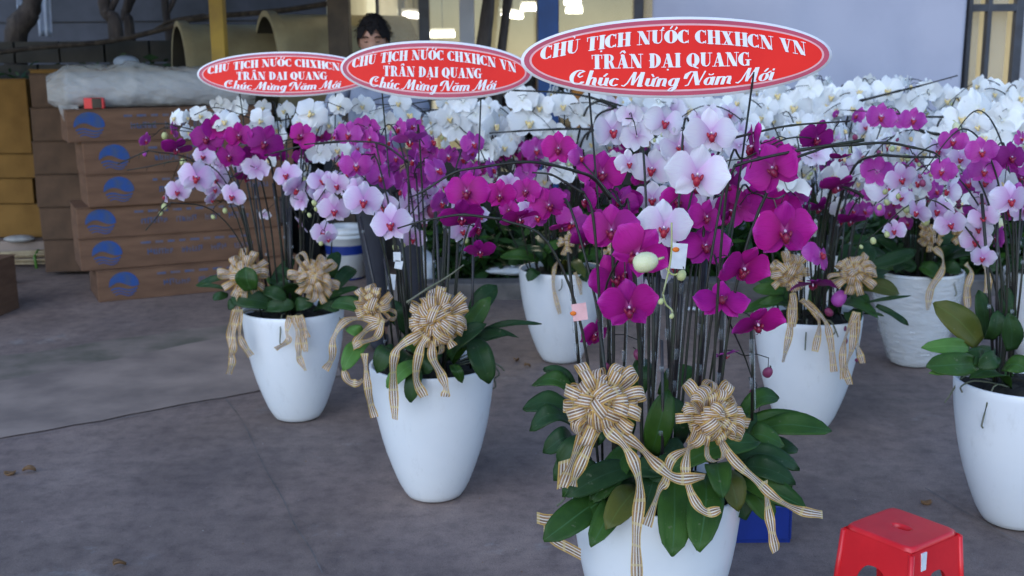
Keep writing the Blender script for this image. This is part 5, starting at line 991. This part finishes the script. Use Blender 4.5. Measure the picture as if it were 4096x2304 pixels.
def text_strokes(txt, G, A_, gap=.06, space=.42, shear=0.0):
    x = 0; out = []; last = 0
    for ch in txt:
        if ch == ' ': x += space; continue
        if ch in G: w, st = G[ch]; out += [[(x + a, b, c) for a, b, c in s] for s in st]; lx, last = x, w; x += w + gap
        else: out += [[(lx + a, b, c) for a, b, c in s] for s in A_(ch, last)]
    return [[(a + shear * b, b, c) for a, b, c in s] for s in out], x
def lay(mb, strokes, W0, x0, y0, h, wid, f, z0, mt):
    sx = wid / W0; z = z0
    for s in strokes:
        for (p, q) in zip(s, s[1:]):
            pts = []
            for (x, y, w) in (p, q):
                for dx, dy in ((-.5, -1), (.5, -1), (.5, 1), (-.5, 1)): pts.append((x0 + (x + dx * w) * sx, y0 + (y + dy * .024) * h))
            z += .000012; mb.face([mb.add(f(a, b, z)) for a, b in hull(pts)], mt)
def oval_sign(cx, cy, Y, wpx, hpx, yaw, roll, label, sticks, seed, pl=None):
    c = at(cx / .629, cy / .629, Y); a = wpx / .629 * Y / FPX / 2; b = hpx / .629 * Y / FPX / 2 * 1.015; rnd = random.Random(seed)
    M_ = Matrix.Rotation(R(yaw), 3, 'Z') @ Matrix.Rotation(R(roll), 3, 'Y') @ Matrix.Rotation(R(-3), 3, 'X'); a /= math.cos(R(yaw))
    def f(x, y, z): return c + M_ @ Vector((x, -z + .006 * math.sin(x / a * 2.2 + seed) * (x / a), y))
    zb = min(at(s[0] / .629, 800, Y).z for s in sticks); t = thing('oval_sign', (c.x, c.y, .48), label, 'sign', 'red oval greeting signs on thin stakes')
    n = 72
    def ring(k, z): return [f(a * k[0] * math.cos(2 * math.pi * j / n), b * k[1] * math.sin(2 * math.pi * j / n), z) for j in range(n)]
    e = .032 * .4 / a
    R1, R2, R3, R4 = (1, 1), (1 - e * .62, 1 - e * 2.1), (1 - e * 1.7, 1 - e * 5.3), (1 - e * 2.15, 1 - e * 6.8)
    def disc(k, z, mt, nm, back=None):
        m_ = MB(); rows = [ring((k[0] * q, k[1] * q), z) for q in (1, .8, .6, .4, .2, .01)]
        if back is not None: rows = [ring((k[0] * q, k[1] * q), back) for q in (.01, .5, 1)] + rows
        m_.grid(rows, mt, closed=True); return m_.build(nm, t)
    disc(R1, 0, 'sign_white', 'board', -.004); disc(R2, .0006, 'sign_crimson', 'border'); disc(R3, .0012, 'sign_pink', 'rim_line'); disc(R4, .0018, 'sign_red', 'face')
    for k, (txt, G, A_, x0, wd, y0, h, sh, bend) in enumerate((('CHU? TI.CH NU+O+/C CHXHCN VN', GL, acc, -.87, 1.70, .35, .33, 0, .50), ('TRA^\\N D-A.I QUANG', GL, acc, -.555, 1.03, -.235, .34, 0, .0), ('Chu/c Mu+\\ng Nauum Mo+/i'.replace('uu', 'u', 1), SG, sacc, -.71, 1.34, -.67, .36, .22, -.12))):
        st, W0 = text_strokes(txt, G, A_, .05, .40, sh) if k < 2 else script_line()
        def f2(x, y, z, k=k, bend=bend, x0=x0, wd=wd):
            u = x / a; mid = x0 + wd / 2 if k else -.03; dy = -bend * (u - mid) ** 2 * b; sl = -2 * bend * (u - mid) * b / a
            if k == 2: dy = (.24 * (u - mid) ** 2 - .03) * b
            return f(x + sl * -(y - (y0 + h / 2) * b) * -.6, y + dy, z)
        m_ = MB(); lay(m_, st, W0, x0 * a, y0 * b, h * b, wd * a, f2, .0024, 'sign_white'); m_.build('lettering', t)
    for (sx_, sy_, sb) in sticks:
        top = at(sx_ / .629, sy_ / .629, Y + .012); m_ = MB(); m_.tube([base_of(pl, top), lerp(base_of(pl, top), top, .5) + Vector((.006, .012, 0)), top + Vector((0, 0, .05))], .0028, 'stem_dark', 6); m_.build('stake', t)
    return t
def script_line():
    x = 0; out = []
    for ch, ac in (('C', ''), ('h', ''), ('u', '/'), ('c', ''), (' ', ''), ('M', ''), ('u', '+\\'), ('n', ''), ('g', ''), (' ', ''), ('N', ''), ('a', 'u'), ('m', ''), (' ', ''), ('M', ''), ('o', '+/'), ('i', "'")):
        if ch == ' ': x += .34; continue
        w, st = SG[ch]; out += [[(x + a, b, c) for a, b, c in s] for s in st]
        for q in ac: out += [[(x + a, b, c) for a, b, c in s] for s in sacc(q, w)]
        x += w
    return [[(a + .24 * b, b, c) for a, b, c in s] for s in out], x + .1
def base_of(pl, top):
    v = Vector((top.x - pl.X, top.y - pl.Y, 0)); v = v * min(1, .16 / max(v.length, .01)); return Vector((pl.X + v.x, pl.Y + v.y, .44))
oval_sign(1706, 145, 2.95, 775, 194, 4, -.6, 'largest red oval greeting sign with white lettering above the nearest planter', [(1478, 235, .02), (1895, 230, .0)], 1, A)
oval_sign(1099, 177, 4.0, 474, 141, 2, 2.0, 'middle red oval greeting sign, its right tip just behind the largest one', [(960, 240, .03), (1212, 235, -.04)], 2, B)
oval_sign(719, 187, 4.9, 441, 108, -2, .4, 'leftmost and smallest red oval greeting sign in front of the wrapped roll', [(600, 228, .03), (846, 228, .0)], 3, Cc)

# ------------------------------------------------------------------ red plastic stool
hS = .29; cs = [gnd(*p, hS) for p in ((3531, 2005), (3818, 2105), (3699, 2228), (3388, 2102))]       # back, right, front, left corner of the top
cen = sum(cs, Vector()) / 4; t = thing('plastic_stool', (cen.x, cen.y, 0), 'low red plastic stool with arched legs and a hand hole in its seat', 'stool')
ax_ = ((cs[1] - cs[0]) + (cs[2] - cs[3])) / 2; ay_ = ((cs[3] - cs[0]) + (cs[2] - cs[1])) / 2; hx, hy = ax_.length / 2 * .89, ay_.length / 2 * .89; ex = ax_.normalized(); ey = (ay_ - ex * ay_.dot(ex)).normalized(); ez = Vector((0, 0, 1))
def sp_(x, y, z): return Vector((cen.x, cen.y, 0)) + ex * x + ey * y + ez * z
def sup(k, z, rr, nn=48):
    o = []
    for j in range(nn):
        a = 2 * math.pi * j / nn; ca, sa = math.cos(a), math.sin(a); m = (abs(ca) ** rr + abs(sa) ** rr) ** (-1 / rr); o.append(sp_(ca * m * hx * k, sa * m * hy * k, z))
    return o
m_ = MB(); m_.grid([sup(1.03, hS - .03, 14), sup(1.012, hS - .012, 14), sup(.985, hS - .003, 14), sup(.955, hS, 14), sup(.9, hS, 12), sup(.5, hS, 4)], 'red_plastic', closed=True)
ho = [sp_(.028 * math.cos(2 * math.pi * j / 48), .014 * math.sin(2 * math.pi * j / 48), hS - .002) for j in range(48)]; hi = [p + ez * .003 for p in [sp_(.034 * math.cos(2 * math.pi * j / 48), .019 * math.sin(2 * math.pi * j / 48), hS - .003) for j in range(48)]]
m_.grid([sup(.5, hS, 4), [p + (p - sp_(0, 0, p.z)) * .12 - ez * .0005 for p in hi], hi, ho, [p - ez * .02 for p in ho]], 'red_plastic', closed=True); m_.build('seat', t)
m_ = MB(); m_.grid([[p - ez * .025 for p in ho], sup(.97, hS - .02, 12)], 'red_plastic', closed=True); m_.build('seat_underside', t)
for k, (sx, sy) in enumerate(((1, 0), (-1, 0), (0, 1), (0, -1))):     # four side panels, each with an arched opening
    m_ = MB(); rows = []; nn = 24; wid = hy if sx else hx
    for layer in (0, 1):
        rr_ = []
        for i in range(nn + 1):
            u = -1 + 2 * i / nn; ar = (1 - min(1, (abs(u) / .66)) ** 2.4) ; ztop = hS - .012; zb = 0 if abs(u) > .66 else (hS - .085) * max(0, 1 - (abs(u) / .66) ** 2.6) ** .55
            col = []
            for j in range(5):
                z = lerp(ztop, zb, j / 4); sc_ = 1.03 + .16 * (hS - z) / hS; off = -.004 * layer; uu = u * wid * sc_ * .985
                col.append(sp_(sx * (hx * sc_ + off), uu, z) if sx else sp_(uu, sy * (hy * sc_ + off), z))
            rr_.append(col)
        rows.append(rr_)
    m_.grid(rows[0], 'red_plastic'); m_.grid(rows[1], 'red_plastic')
    m_.grid([[r_[-1] for r_ in rows[0]], [r_[-1] for r_ in rows[1]]], 'red_plastic'); m_.build('side_panel', t)
for sx in (1, -1):
    for sy in (1, -1):
        m_ = MB(); m_.tube([sp_(sx * hx * 1.02, sy * hy * 1.02, hS - .016), sp_(sx * hx * 1.10, sy * hy * 1.10, hS * .5), sp_(sx * hx * 1.18, sy * hy * 1.18, 0)], .008, 'red_plastic', 10); m_.build('leg', t)
m_ = MB(); p = gnd(3770, 2195, hS - .04); q = sp_(hx * 1.055, hy * .55, hS - .045); m_.box(q, (.004, .022, .05), 'tag_white', math.atan2(ex.y, ex.x)); m_.build('sticker', t)

# ------------------------------------------------------------------ person behind the boxes and signs
def skin_body(name, V, E_, rad, mt, par, sub=2, root=0, offs=None):
    me = bpy.data.meshes.new(name); me.from_pydata([tuple(v) for v in V], E_, []); o = bpy.data.objects.new(name, me); C.objects.link(o); o.parent = par
    me.materials.append(MATS[mt]); o.modifiers.new('skin', 'SKIN'); sv = me.skin_vertices[0].data if me.skin_vertices else None
    if sv is None:
        bpy.context.view_layer.objects.active = o; bpy.ops.mesh.customdata_skin_add() if hasattr(bpy.ops.mesh, 'customdata_skin_add') else None; sv = me.skin_vertices[0].data
    for i, r_ in enumerate(rad): sv[i].radius = r_ if isinstance(r_, tuple) else (r_, r_); sv[i].use_root = (i == root)
    s_ = o.modifiers.new('smooth', 'SUBSURF'); s_.levels = sub; s_.render_levels = sub; o.modifiers['skin'].use_smooth_shade = True; return o
YP = 6.1; hd = at(941 / .629, 92 / .629, YP); ground_z = 0
pt = thing('person', (hd.x, YP, 0), 'dark-haired person in a grey blue shirt looking down behind the signs', 'person'); hz = hd.z - .02
S = hz / 1.60      # body scale from head centre height
def b_(x, y, z): return (x * S, y * S, z * S)
V = [b_(0, 0, .95), b_(0, .0, 1.12), b_(0, .01, 1.30), b_(0, .01, 1.42), b_(0, -.01, 1.50), b_(.12, .0, .90), b_(.16, -.01, .50), b_(.18, .02, .09), b_(.20, -.13, .03), b_(-.06, .0, .90), b_(-.03, -.01, .50), b_(-.01, .02, .09), b_(-.02, -.13, .03),
     b_(.17, .0, 1.38), b_(.24, .03, 1.12), b_(.20, -.17, .98), b_(-.17, .0, 1.38), b_(-.25, .03, 1.12), b_(-.18, -.18, 1.0), b_(0, -.02, 1.57)]
E_ = [(0, 1), (1, 2), (2, 3), (3, 4), (4, 19), (0, 5), (5, 6), (6, 7), (7, 8), (0, 9), (9, 10), (10, 11), (11, 12), (3, 13), (13, 14), (14, 15), (3, 16), (16, 17), (17, 18)]
rad = [(.15, .10), (.13, .09), (.15, .10), (.10, .07), (.055, .055), .085, .055, .04, .035, .085, .055, .04, .035, .055, .042, .03, .055, .042, .03, .05]
skin_body('body', V, E_, rad, 'skin', pt)
V2 = [b_(0, 0, .90), b_(0, .0, 1.12), b_(0, .01, 1.30), b_(0, .01, 1.42), b_(.175, .0, 1.385), b_(.235, .02, 1.20), b_(-.175, .0, 1.385), b_(-.235, .02, 1.20)]
skin_body('shirt', V2, [(0, 1), (1, 2), (2, 3), (3, 4), (4, 5), (3, 6), (6, 7)], [(.175, .125), (.16, .115), (.178, .125), (.11, .085), .07, .068, .07, .068], 'shirt_grey', pt)
V3 = [b_(0, 0, .93), b_(.12, .0, .86), b_(.16, -.01, .50), b_(.18, .02, .08), b_(-.06, .0, .86), b_(-.03, -.01, .50), b_(-.01, .02, .08)]
skin_body('trousers', V3, [(0, 1), (1, 2), (2, 3), (0, 4), (4, 5), (5, 6)], [(.17, .12), .10, .072, .06, .10, .072, .06], 'trousers_dark', pt)
for s_, fx in ((1, .19), (-1, -.015)):
    m_ = MB(); m_.ball(Vector((hd.x, YP, 0)) + Vector(b_(fx, -.06, .042)), (.052, .14, .045), 'trousers_dark', 10); m_.build('shoe', pt)
Hc = Vector((hd.x, YP - .02, hz)); T_ = Matrix.Rotation(R(14), 3, 'X')
def hp(x, y, z): return Hc + T_ @ Vector((x, y, z))
m_ = MB(); rows = []
for i in range(19):
    a = math.pi * i / 18; z = -.118 * math.cos(a); k = math.sin(a); w = .076 * (1 - .22 * max(0, -z / .118)) ; row = []
    for j in range(24):
        th = 2 * math.pi * j / 24; x = w * k ** .8 * math.cos(th); y = .095 * k ** .8 * math.sin(th)
        if y < 0:
            if abs(x) < .014 and -.045 < z < .012: y -= .02 * (1 - abs(x) / .014) * (1 - abs(z + .02) / .034)
            if abs(abs(x) - .03) < .016 and abs(z - .012) < .014: y += .008
            if abs(z - .032) < .01: y -= .004
        row.append(hp(x, y, z))
    rows.append(row)
m_.grid(rows, 'skin', closed=True)
for s_ in (-1, 1): m_.ball(hp(s_ * .077, .005, -.005), (.010, .02, .032), 'skin', 7)
m_.build('head', pt)
for s_ in (-1, 1):
    m_ = MB(); m_.ball(hp(s_ * .03, -.077, .012), (.013, .007, .004), 'skin', 6); m_.ball(hp(s_ * .03, -.0835, .010), (.011, .002, .0022), 'hair_black', 6); m_.build('eye', pt)
    m_ = MB(); m_.tube([hp(s_ * .015, -.089, .034), hp(s_ * .03, -.089, .039), hp(s_ * .046, -.080, .033)], .0035, 'hair_black', 5); m_.build('eyebrow', pt)
m_ = MB(); m_.tube([hp(-.025, -.080, -.062), hp(0, -.086, -.06), hp(.025, -.080, -.062)], .005, 'lip_purple', 5); m_.build('mouth', pt)
m_ = MB(); rnd = random.Random(8); rows = []
for i in range(14):
    a = math.pi * i / 26; row = []
    for j in range(36):
        th = 2 * math.pi * j / 36; fr_ = max(0, -math.sin(th)); lim = a * 1.28 * (1 - (.44 + .09 * math.sin(th * 9)) * fr_); rr = 1.0 + rnd.uniform(-.012, .02)
        row.append(hp(.088 * math.sin(lim) * math.cos(th) * rr, .004 + .108 * math.sin(lim) * math.sin(th) * rr, .012 + .122 * math.cos(lim) * rr))
    rows.append(row)
m_.grid(rows, 'hair_black', closed=True)
for _ in range(700):
    a = rnd.uniform(.05, 1.5); th = rnd.uniform(0, 6.28); 
    if math.sin(th) < -.2 and a > .95 + .25 * rnd.random(): continue
    p = Vector((.09 * math.sin(a) * math.cos(th), .004 + .11 * math.sin(a) * math.sin(th), .012 + .125 * math.cos(a))); q = p * 1.03 + Vector((rnd.uniform(-.022, .022), rnd.uniform(-.012, .006), rnd.uniform(-.026, .002)))
    m_.tube([hp(*p), hp(*((p + q) / 2 * 1.02)), hp(*q)], .0014, 'hair_black', 3)
m_.build('hair', pt)
sh = Vector((hd.x, YP, 0)); 
m_ = MB(); m_.box(sh + Vector(b_(.075, -.125, 1.27)), (.09, .012, .11), 'shirt_grey', R(8)); bevel(m_.build('pocket', pt), .003)
for s_ in (-1, 1):
    m_ = MB(); m_.face([m_.add(sh + Vector(b_(*p))) for p in ((s_ * .01, -.10, 1.385), (s_ * .075, -.07, 1.46), (s_ * .085, -.085, 1.42), (s_ * .045, -.12, 1.36))], 'shirt_grey'); so = m_.build('collar', pt).modifiers.new('thickness', 'SOLIDIFY'); so.thickness = .004
# hands, held together in front at waist height
for s_ in (-1, 1):
    w_ = Vector(b_(.20 if s_ > 0 else -.18, -.17, .98 if s_ > 0 else 1.0)); m_ = MB(); d = Vector((-s_ * .5, -.8, -.1)).normalized(); m_.ball(w_ + sh + d * .045, (.034, .045, .018), 'skin', 8, Matrix.Rotation(s_ * .5, 3, 'Z')); up = Vector((0, 0, 1)); side = d.cross(up).normalized()
    for k in range(4):
        b0 = w_ + sh + d * .08 + side * (k - 1.5) * .017; L = (.06, .07, .066, .052)[k]; m_.tube([b0 - d * .02, b0 + d * L * .4, b0 + d * L * .75 - up * .014, b0 + d * L * .85 - up * .034], [.009, .0085, .008, .006], 'skin', 6)
    b0 = w_ + sh + d * .02 + side * s_ * .03; m_.tube([b0, b0 + d * .03 + side * s_ * .02, b0 + d * .055 + side * s_ * .018 - up * .01], [.011, .0095, .007], 'skin', 6); m_.build('hand', pt)

# ------------------------------------------------------------------ small litter on the ground
rnd = random.Random(77)
spots = [((1430, 1390), 'dry brown leaf lying left of the planter with two beige bows on the open ground'), ((2066, 1448), 'dry brown leaf on the ground between the two-bow planter and the half hidden one'), ((2110, 1472), 'second dry leaf lying just right of another between the middle planters'), ((3705, 2018), 'small reddish dry leaf on the ground above the red stool'),
         ((318, 1510), 'dark dry leaf on the rough concrete strip at the left'), ((480, 2270), 'small yellow brown leaf on the ground near the bottom left edge'), ((40, 1900), 'dark leaf on the ground at the left edge'), ((118, 1893), 'dark leaf beside another one near the left edge'), ((690, 1175), 'orange brown leaf at the foot of the logo box stack'), ((470, 1745), 'yellowish leaf fragment on the ground below the concrete strip'), ((1480, 1888), 'pale dry petal on the ground left of the two-bow planter base')]
for (px, py), lab in spots[:4] + spots[5:9]:
    p = gnd(px, py); a = rnd.uniform(0, 6); L = rnd.uniform(.03, .05); ux = Vector((math.cos(a), math.sin(a), 0)); uy = Vector((-ux.y, ux.x, 0)); rows = []; uv = []
    for i in range(7):
        s = i / 6; w = L * .38 * math.sin(math.pi * min(.97, .06 + s * .92)) ** .7; rows.append([p + ux * (s - .5) * L + uy * w * t_ + ez * (.006 + .012 * t_ * t_ + .01 * math.sin(3 * s + a)) for t_ in (-1, -.3, .3, 1)])
    m_ = MB(); m_.grid(rows, 'dry_leaf'); o = tag(m_.build('fallen_leaf'), lab, 'leaf', 'dry leaves scattered on the ground'); so = o.modifiers.new('thickness', 'SOLIDIFY'); so.thickness = .0012
m_ = MB()
for _ in range(600):
    p = gnd(rnd.uniform(-300, 4400), 1250 + 1100 * rnd.random() ** .8); r_ = rnd.uniform(.001, .0028)
    q = [p + Vector((rnd.uniform(-1, 1) * r_ * 1.5, rnd.uniform(-1, 1) * r_ * 1.5, 0)) for _ in range(3)]; tpx = p + Vector((0, 0, r_ * rnd.uniform(.5, 1.2))); i_ = [m_.add(v) for v in q] + [m_.add(tpx)]; mt = rnd.choice(('stone_pale', 'kerb_grey', 'dry_leaf'))
    for f_ in ((0, 1, 3), (1, 2, 3), (2, 0, 3)): m_.face([i_[k] for k in f_], mt)
tag(m_.build('grit'), 'fine pale grit and crumbs scattered over the dark ground', 'grit', kind='stuff')
